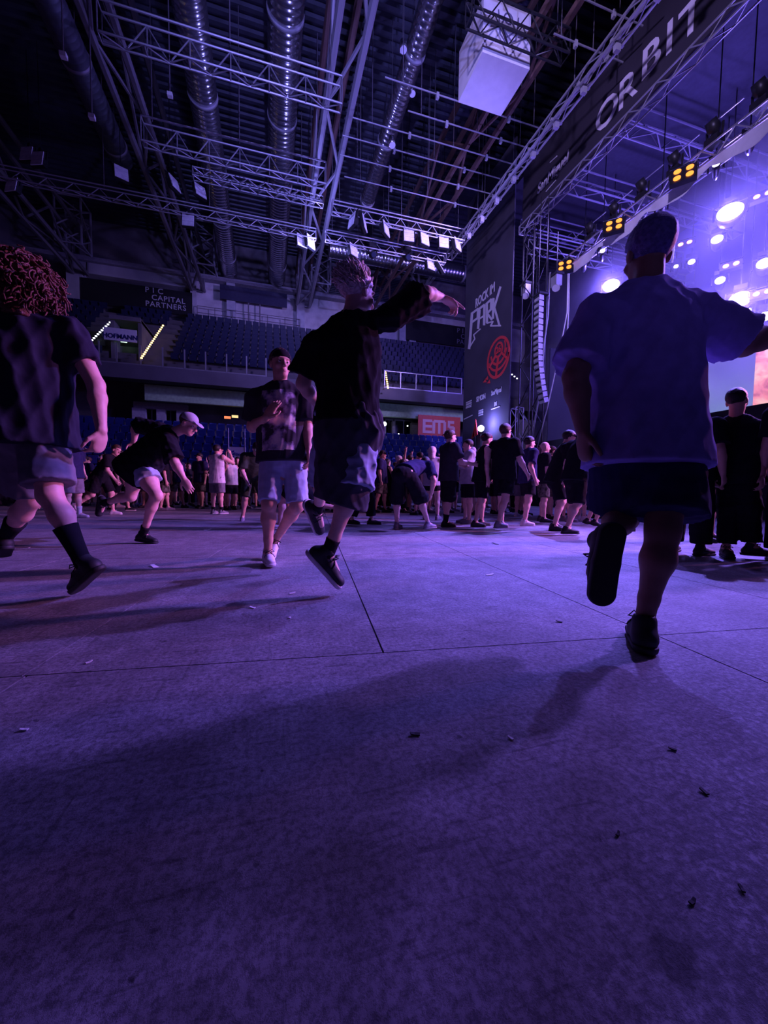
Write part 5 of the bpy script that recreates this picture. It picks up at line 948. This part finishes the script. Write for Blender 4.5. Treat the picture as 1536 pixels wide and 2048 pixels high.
# F: standing silhouette in wide trousers
J = px(dict(head=(1474, 802, 4.02), neck=(1472, 842, 4.06), shR=(1512, 860, 3.95), shL=(1436, 858, 4.18), elR=(1524, 908, 3.9), wrR=(1524, 952, 3.84), elL=(1426, 908, 4.2), wrL=(1430, 952, 4.12), pelvis=(1474, 938, 4.06), hipR=(1488, 944, 4.0), hipL=(1460, 944, 4.12),
            knR=(1498, 1018, 3.97), anR=(1504, 1094, 3.96), knL=(1458, 1018, 4.08), anL=(1452, 1097, 4.08)))
J.update(face=dirv(0.85, 0.5, 0.03), toeR=dirv(0.6, -0.3, 0), fupR=UPW, toeL=dirv(-0.4, -0.8, 0), fupL=UPW, eyes=1)
person('dark silhouette with short hair and wide black trousers standing before the pale lit cloth', J, SK[1], 0.010, 1.12, 1.04, dict(m=CB, loose=0.05, hem=0.16, flare=0.03, sleeve=0.95, sl=0.03, wr=0.015), dict(m=CB, len=1.88, loose=0.022, wr=0.014), dict(m=HD, vol=0.006), None, (SHB, SHB))
CROWD = []
TH = lambda a: -16.85-a        # 0 = away from the camera, 90 = image right, 180 = towards us
def crowd(label, u, v, th, skin_, shirt, shorts, hair=None, cap=None, shoes=(SHB, SHB), socks=None, res=0.014, fat=1.0, group=None, name='person', **kw):
    p = at_z(u, v); CROWD.append((p[0], p[1])); J = fk((p[0], p[1]), TH(th), fat=fat, **kw)
    return person(label, J, skin_, res, fat, kw.get('h', 1.78)/1.78, shirt, shorts, hair, cap, shoes, socks, group, hero=False, name=name)
T_ = lambda m, **k: dict(dict(m=m, loose=0.035, hem=0.12, flare=0.015, sleeve=0.8, sl=0.03, wr=0.014), **k)
S_ = lambda m, **k: dict(dict(m=m, len=0.9, loose=0.03), **k)
HRD, HRB, HRL = dict(m=HD), dict(m=HB_), dict(m=HL)
crowd('person in black standing close behind the large runner at right', 1372, 1108, 60, SK[1], T_(CB), S_(CB, len=1.9), HRD, h=1.70, fat=1.1, armR=(-10, 14, 20, 0))
crowd('dark figure cut off by the right edge beside the silhouette', 1592, 1128, 40, SK[1], T_(CB), S_(CB, len=1.9), HRD, h=1.80, fat=1.1)
crowd('person bending low away from us in navy shirt and knee length black shorts', 806, 1062, 35, SK[0], T_(CN, hem=-0.01, loose=0.03), S_(CB, len=1.15, loose=0.045), HRD, None, (SHG, SHG), h=1.84, lean=72, legL=(16, 14, 6), legR=(20, 20, 4), armR=(50, 30, 40, 30), armL=(30, 20, 40, 20), res=0.011, fat=1.05)
crowd('smiling person in black cap and charcoal shirt with hands held out, facing right', 895, 1053, 72, SK[0], T_(CCH), S_(CB, len=1.02), HRB, dict(m=CB, back=True), (SHB, SHB), dict(h=0.14, m=CB), h=1.82, armR=(22, 10, 62, 10), armL=(25, 10, 60, 15), legL=(6, 5, 8), legR=(-6, 5, 4), fat=1.12)
crowd('person in pale grey hooded top with folded arms facing left', 934, 1047, -95, SK[0], T_(CLG, hood=True, sleeve=1.9, sl=0.025), S_(CB), HRD, None, (SHG, SHG), h=1.74, armR=(35, 8, 70, 45), armL=(35, 8, 70, 45), fat=1.05)
crowd('person in dark red cap and black tank top facing right', 960, 1053, 84, SK[0], T_(CB, tank=True), S_(CB), HRD, dict(m=cloth('dark_red', (0.22, 0.03, 0.04)), back=True), (SHB, SHB), h=1.80, legL=(12, 4, 14), legR=(-6, 5, 8), lean=6)
crowd('tall broad person in black shirt with light collar seen from behind', 1004, 1057, 58, SK[0], T_(CB, loose=0.05), S_(CB, len=0.8), HRB, None, (SHG, SHG), h=1.92, legL=(16, 5, 10), legR=(-14, 6, 10), armR=(10, 14, 25, 0), fat=1.15, res=0.012)
crowd('person in dark cap and navy shirt right of the tall broad one', 1052, 1050, 80, SK[0], T_(CN), S_(CB, len=0.75), HRD, dict(m=CB, back=True), (SHW, SHW), h=1.80, legL=(14, 5, 22), legR=(-6, 6, 4), armR=(-18, 10, 40, 0), fat=1.08)
crowd('bald person in black T-shirt looking right', 1083, 1044, 92, SK[0], T_(CB), S_(CKH), None, None, (SHB, SHB), h=1.80, legL=(10, 5, 16))
crowd('person in pale cap facing right behind the bald one', 1098, 1038, 96, SK[0], T_(CB), S_(CKH), HRB, dict(m=CLG), (SHB, SHB), h=1.82)
crowd('crouching dancer in dark cap and black clothes near the runner', 1108, 1060, 105, SK[0], T_(CB), S_(CB), HRD, dict(m=CB), (SHB, SHB), h=1.80, lean=14, legL=(20, 8, 34), legR=(10, 8, 24), armR=(35, 12, 80, 20), armL=(30, 12, 60, 20), fat=1.1)
crowd('dark dancer with wristband partly behind the runner at left', 1146, 1068, 75, SK[0], T_(CB), S_(CB, len=1.0), HRD, None, (SHB, SHB), h=1.84, lean=12, legL=(18, 6, 30), legR=(-8, 6, 20), armR=(20, 12, 50, 10), fat=1.1)
crowd('dark figure low behind the raised shoe of the runner', 1182, 1050, 95, SK[0], T_(CB), S_(CB), HRD, h=1.74, lean=20, legL=(20, 8, 40), legR=(20, 8, 40))
crowd('small dark figure seen between the runner and the silhouette', 1412, 1082, 150, SK[1], T_(CB), S_(CB), HRD, dict(m=CB), h=1.72)
crowd('blond person in white top seen from behind between bending one and smiling one', 862, 1040, 15, SK[0], T_(CLG, tank=True), S_(CB, len=0.5), dict(m=HL, long=0.1, vol=0.02), None, (SHG, SHG), h=1.68, legL=(4, 6, 6), legR=(10, 6, 20), armR=(60, 20, 90, 30))
crowd('dark clothed person just right of the bending one, hands raised', 838, 1030, -40, SK[2], T_(CB), S_(CKH), HRD, h=1.74, armR=(50, 20, 90, 20), armL=(50, 20, 90, 20))
crowd('black clothed person half hidden beside the hooded one', 946, 1030, -70, SK[0], T_(CB), S_(CB), HRB, h=1.76, armR=(30, 10, 90, 30))
crowd('person in navy T-shirt, grey shorts and white socks at left, looking up', 148, 1036, 95, SK[0], T_(CN), S_(CG, len=0.95), HRD, None, (SHW, SHW), dict(h=0.16, m=CW), h=1.82, head_=(-16, 0), armR=(-18, 12, 60, 20), armL=(-14, 12, 40, 10), fat=1.12, res=0.011)
crowd('grinning person leaning forward in black T-shirt with white sneakers', 203, 1030, 84, SK[2], T_(CB), S_(CB), HRB, None, (SHW, SHW), h=1.84, lean=34, legL=(22, 5, 20), legR=(-14, 6, 40), armR=(38, 8, 30, 10), armL=(34, 8, 30, 10), head_=(-20, 20), res=0.011, fat=1.05)
crowd('person in black with striped sneakers behind the bending one with the cap', 243, 1022, 80, SK[2], T_(CB), S_(CB), HRD, None, (SHB, SHW), h=1.74, legL=(14, 5, 12), legR=(-12, 6, 8))
crowd('person in camouflage shorts right of the bending one with the cap', 330, 1021, 60, SK[2], T_(CB), S_(CKH), HRB, None, (SHG, SHG), h=1.72, legL=(8, 6, 4), legR=(-6, 6, 4))
crowd('long haired spectator in charcoal T-shirt, leftmost of the three standing together', 379, 1013, 150, SK[0], T_(CCH), S_(CB, len=1.85, loose=0.012), dict(m=HD, long=0.1, vol=0.015), None, h=1.60, armR=(20, 8, 70, 40), armL=(20, 8, 70, 40))
crowd('short spectator in black, middle of the three standing together', 392, 1011, 160, SK[0], T_(CB), S_(CB, len=1.85, loose=0.012), dict(m=HD, long=0.1, vol=0.015), None, h=1.52, armR=(20, 8, 80, 40))
crowd('long haired spectator in black sleeveless dress, rightmost of the three standing together', 405, 1014, 150, SK[0], T_(CB, tank=True, hem=0.34, flare=0.03), S_(CB, len=0.5), dict(m=HD, long=0.14, vol=0.015), None, h=1.62, armR=(10, 10, 70, 30), armL=(10, 10, 70, 0))
crowd('person in white sleeveless shirt and black cap seen from behind, hands at face', 435, 1028, 20, SK[2], T_(CW, tank=True, hem=0.17), S_(CG), HRD, dict(m=CB), (SHG, SHW), dict(h=0.1, m=CB), h=1.82, armR=(62, 18, 110, 30), armL=(62, 18, 110, 30), res=0.011, fat=1.08)
crowd('small person in white tank top right of the white sleeveless shirt', 464, 1020, -60, SK[2], T_(CW, tank=True), S_(CB), HRL, h=1.66, armR=(30, 10, 100, 30), armL=(30, 10, 90, 30))
crowd('stooping person in dark green with dark cap left of the one in white shoes', 506, 1041, 150, SK[0], T_(COL), S_(COL, len=1.0), HRD, dict(m=COL), (SHG, SHG), h=1.80, lean=38, legL=(34, 10, 44), legR=(14, 10, 30), armR=(30, 10, 40, 20), armL=(30, 10, 40, 20), fat=1.1)
crowd('crouched dark person with white shoes at the far left edge', 10, 1043, 70, SK[2], T_(CB), S_(CB, len=1.6), HRD, None, (SHW, SHW), h=1.75, lean=40, legL=(85, 8, 120), legR=(85, 8, 120), armR=(50, 8, 30, 10), armL=(50, 8, 30, 10))
crowd('runner in white shoes dashing behind the pointing person', 604, 1058, -95, SK[2], T_(CB), S_(CB), HRD, None, (SHW, SHW), h=1.76, lean=24, legL=(46, 5, 40), legR=(-24, 5, 60), armR=(-30, 10, 60, 0), armL=(30, 10, 60, 0))
crowd('person in black boots half hidden right of the pointing person', 728, 1050, 100, SK[0], T_(CB), S_(CB, len=1.8), HRD, None, (SHB, SHB), h=1.70, legL=(12, 6, 8), legR=(-12, 6, 8))
# ------------------------------------------------------------------ the rows of spectators behind: a few figures, then copies
protos = []
def pr_(i, skin_, shirt, shorts, hair, cap=None, shoes=(SHB, SHB), **kw):
    J = fk((0, 0), 0, **kw); t = person('spectator', J, skin_, 0.021, kw.get('fat', 1.0), kw.get('h', 1.75)/1.78, shirt, shorts, hair, cap, shoes, None, None, hero=False); protos.append(t)
pr_(0, SK[2], T_(CB), S_(CB), HRD, h=1.80); pr_(1, SK[0], T_(CCH), S_(CG), HRB, None, (SHW, SHW), h=1.76, armR=(40, 10, 90, 20), armL=(5, 10, 20, 0)); pr_(2, SK[0], T_(CB, tank=True), S_(CB, len=1.85, loose=0.015), dict(m=HD, long=0.1, vol=0.015), h=1.66, armL=(20, 10, 80, 40), armR=(20, 10, 80, 40))
pr_(3, SK[1], T_(CN), S_(CKH), HRD, dict(m=CB), h=1.82, fat=1.12, legL=(8, 6, 6), legR=(-8, 6, 4)); pr_(4, SK[2], T_(CG), S_(CB), HRL, h=1.74, armR=(130, 20, 40, 0)); pr_(5, SK[2], T_(CB), S_(CB, len=0.6), HRB, dict(m=CLG), (SHG, SHG), h=1.78, armR=(10, 12, 60, 30), armL=(10, 12, 60, 30), lean=6)
first = [True]*6; taken = []; placed = {}
spots = []
for u in range(10, 1190, 9):
    for row in range(3): spots.append((u+rng.uniform(-4, 4)+row*5, row))
for (u, row) in spots:
    d_ = (13.6 if u < 560 else 12.2)+row*1.9+rng.uniform(-0.8, 0.8)
    if u > 1040: d_ = 8.8+row*1.1+rng.uniform(0, 0.5)
    q = at_d(u, 985, d_); q = (q[0], q[1])
    if any((q[0]-a)**2+(q[1]-c)**2 < 0.24 for a, c in taken): continue
    if q[1] > 19.3 or q[0] > 11.0 or any((q[0]-a)**2+(q[1]-c)**2 < 0.45 for a, c in CROWD): continue
    taken.append(q); i = int(rng.integers(0, 6)); th = rng.choice([60, 90, 120, 150, 180, 210]) if u < 740 else rng.choice([30, 60, 80, 100, 140])
    if first[i]: t = protos[i]; first[i] = False
    else: t = copy_tree(protos[i])
    t.location = (q[0], q[1], 0); t.rotation_euler = (0, 0, math.radians(TH(th)+rng.uniform(-15, 15))); s_ = rng.uniform(0.94, 1.04); t.scale = (s_, s_, s_)
    zone = 'left' if u < 520 else ('middle' if u < 760 else 'right'); look = ('bareheaded in black T-shirt', 'in charcoal T-shirt and white shoes', 'long haired in black tank top', 'in black cap and navy T-shirt', 'in grey T-shirt, arm up', 'in pale cap and black T-shirt')[i]
    placed.setdefault((zone, look), []).append((u, t))
    t['group'] = 'spectators %s, %s' % (look, zone)
for (zone, look), L_ in placed.items():
    L_.sort(key=lambda x: x[0]); wh_ = {'left': 'back rows at left', 'middle': 'behind the pointing person', 'right': 'back rows at right'}[zone]
    for k, (u, t) in enumerate(L_): t['label'] = 'spectator %s, %s%s' % (look, wh_, '' if len(L_) == 1 else ', %s from the left' % ORD[k])
for i in range(6):
    if first[i]: protos[i].location = (at_d(100+i*60, 985, 14.5)[0], at_d(100+i*60, 985, 14.5)[1], 0); protos[i]['label'] = 'spectator alone at the very back of the crowd number %d' % i
# ------------------------------------------------------------------ litter on the floor
PAPER = mat('paper_scrap', (0.8, 0.78, 0.75), 0.7); BUTT = mat('dark_scrap', (0.03, 0.03, 0.03), 0.7)
for k, (u, v, s_, m) in enumerate(((309, 1134, 0.05, PAPER), (415, 1060, 0.06, PAPER), (505, 1216, 0.018, PAPER), (580, 1236, 0.012, PAPER), (48, 1461, 0.010, PAPER), (980, 1150, 0.035, PAPER), (585, 1187, 0.02, PAPER), (1021, 1478, 0.008, PAPER), (178, 1325, 0.012, PAPER), (58, 1096, 0.012, PAPER),
                                  (830, 1470, 0.014, BUTT), (1483, 1780, 0.006, BUTT), (1385, 1806, 0.007, BUTT), (1236, 1670, 0.006, BUTT), (990, 1088, 0.05, BUTT), (1118, 1244, 0.016, BUTT), (1345, 1500, 0.009, BUTT), (1408, 1585, 0.009, BUTT))):
    p = at_z(u, v, 0.001); b = MB(); a = rng.uniform(0, 3.14); c, s2 = math.cos(a), math.sin(a); L1, L2 = s_, s_*0.4
    q = [(x*c-y*s2, x*s2+y*c) for x, y in ((-L1, -L2), (0.1*L1, -L2*1.2), (L1, -L2*0.6), (L1*0.9, L2), (0, L2*0.8), (-L1*0.9, L2*1.1))]
    b.add([(x, y, 0.001+(0.25*s_ if i in (2, 3) else 0.0)) for i, (x, y) in enumerate(q)]+[(x, y, 0.004+(0.25*s_ if i in (2, 3) else 0.0)) for i, (x, y) in enumerate(q)], [(0, 1, 4, 5), (1, 2, 3, 4), (11, 10, 7, 6), (10, 9, 8, 7)]+[(i, (i+1) % 6, 6+(i+1) % 6, 6+i) for i in range(6)])
    o = b.build('paper_scrap' if m is PAPER else 'dark_scrap', m, None, False, p)
    where = ['between the bending and the printed shirt person', 'lying far back left of the white shoes', 'below the white shoes', 'right of the speck below the white shoes', 'alone on the dark floor at lower left', 'right of centre, crumpled', 'beside the shadow of the pointing person', 'lit speck left of the shoe shadow', 'below the boot at left', 'behind the left runner',
             'alone in the middle of the floor', 'near the right edge, lower', 'left of the one near the right edge', 'below the shoe shadow', 'far back right of centre', 'between pointing person and runner', 'just right of the shoe shadow', 'lower right of the shoe shadow'][k]
    tag(o, ('white paper scrap ' if m is PAPER else 'small dark scrap ')+where, 'litter', 'litter on the floor')
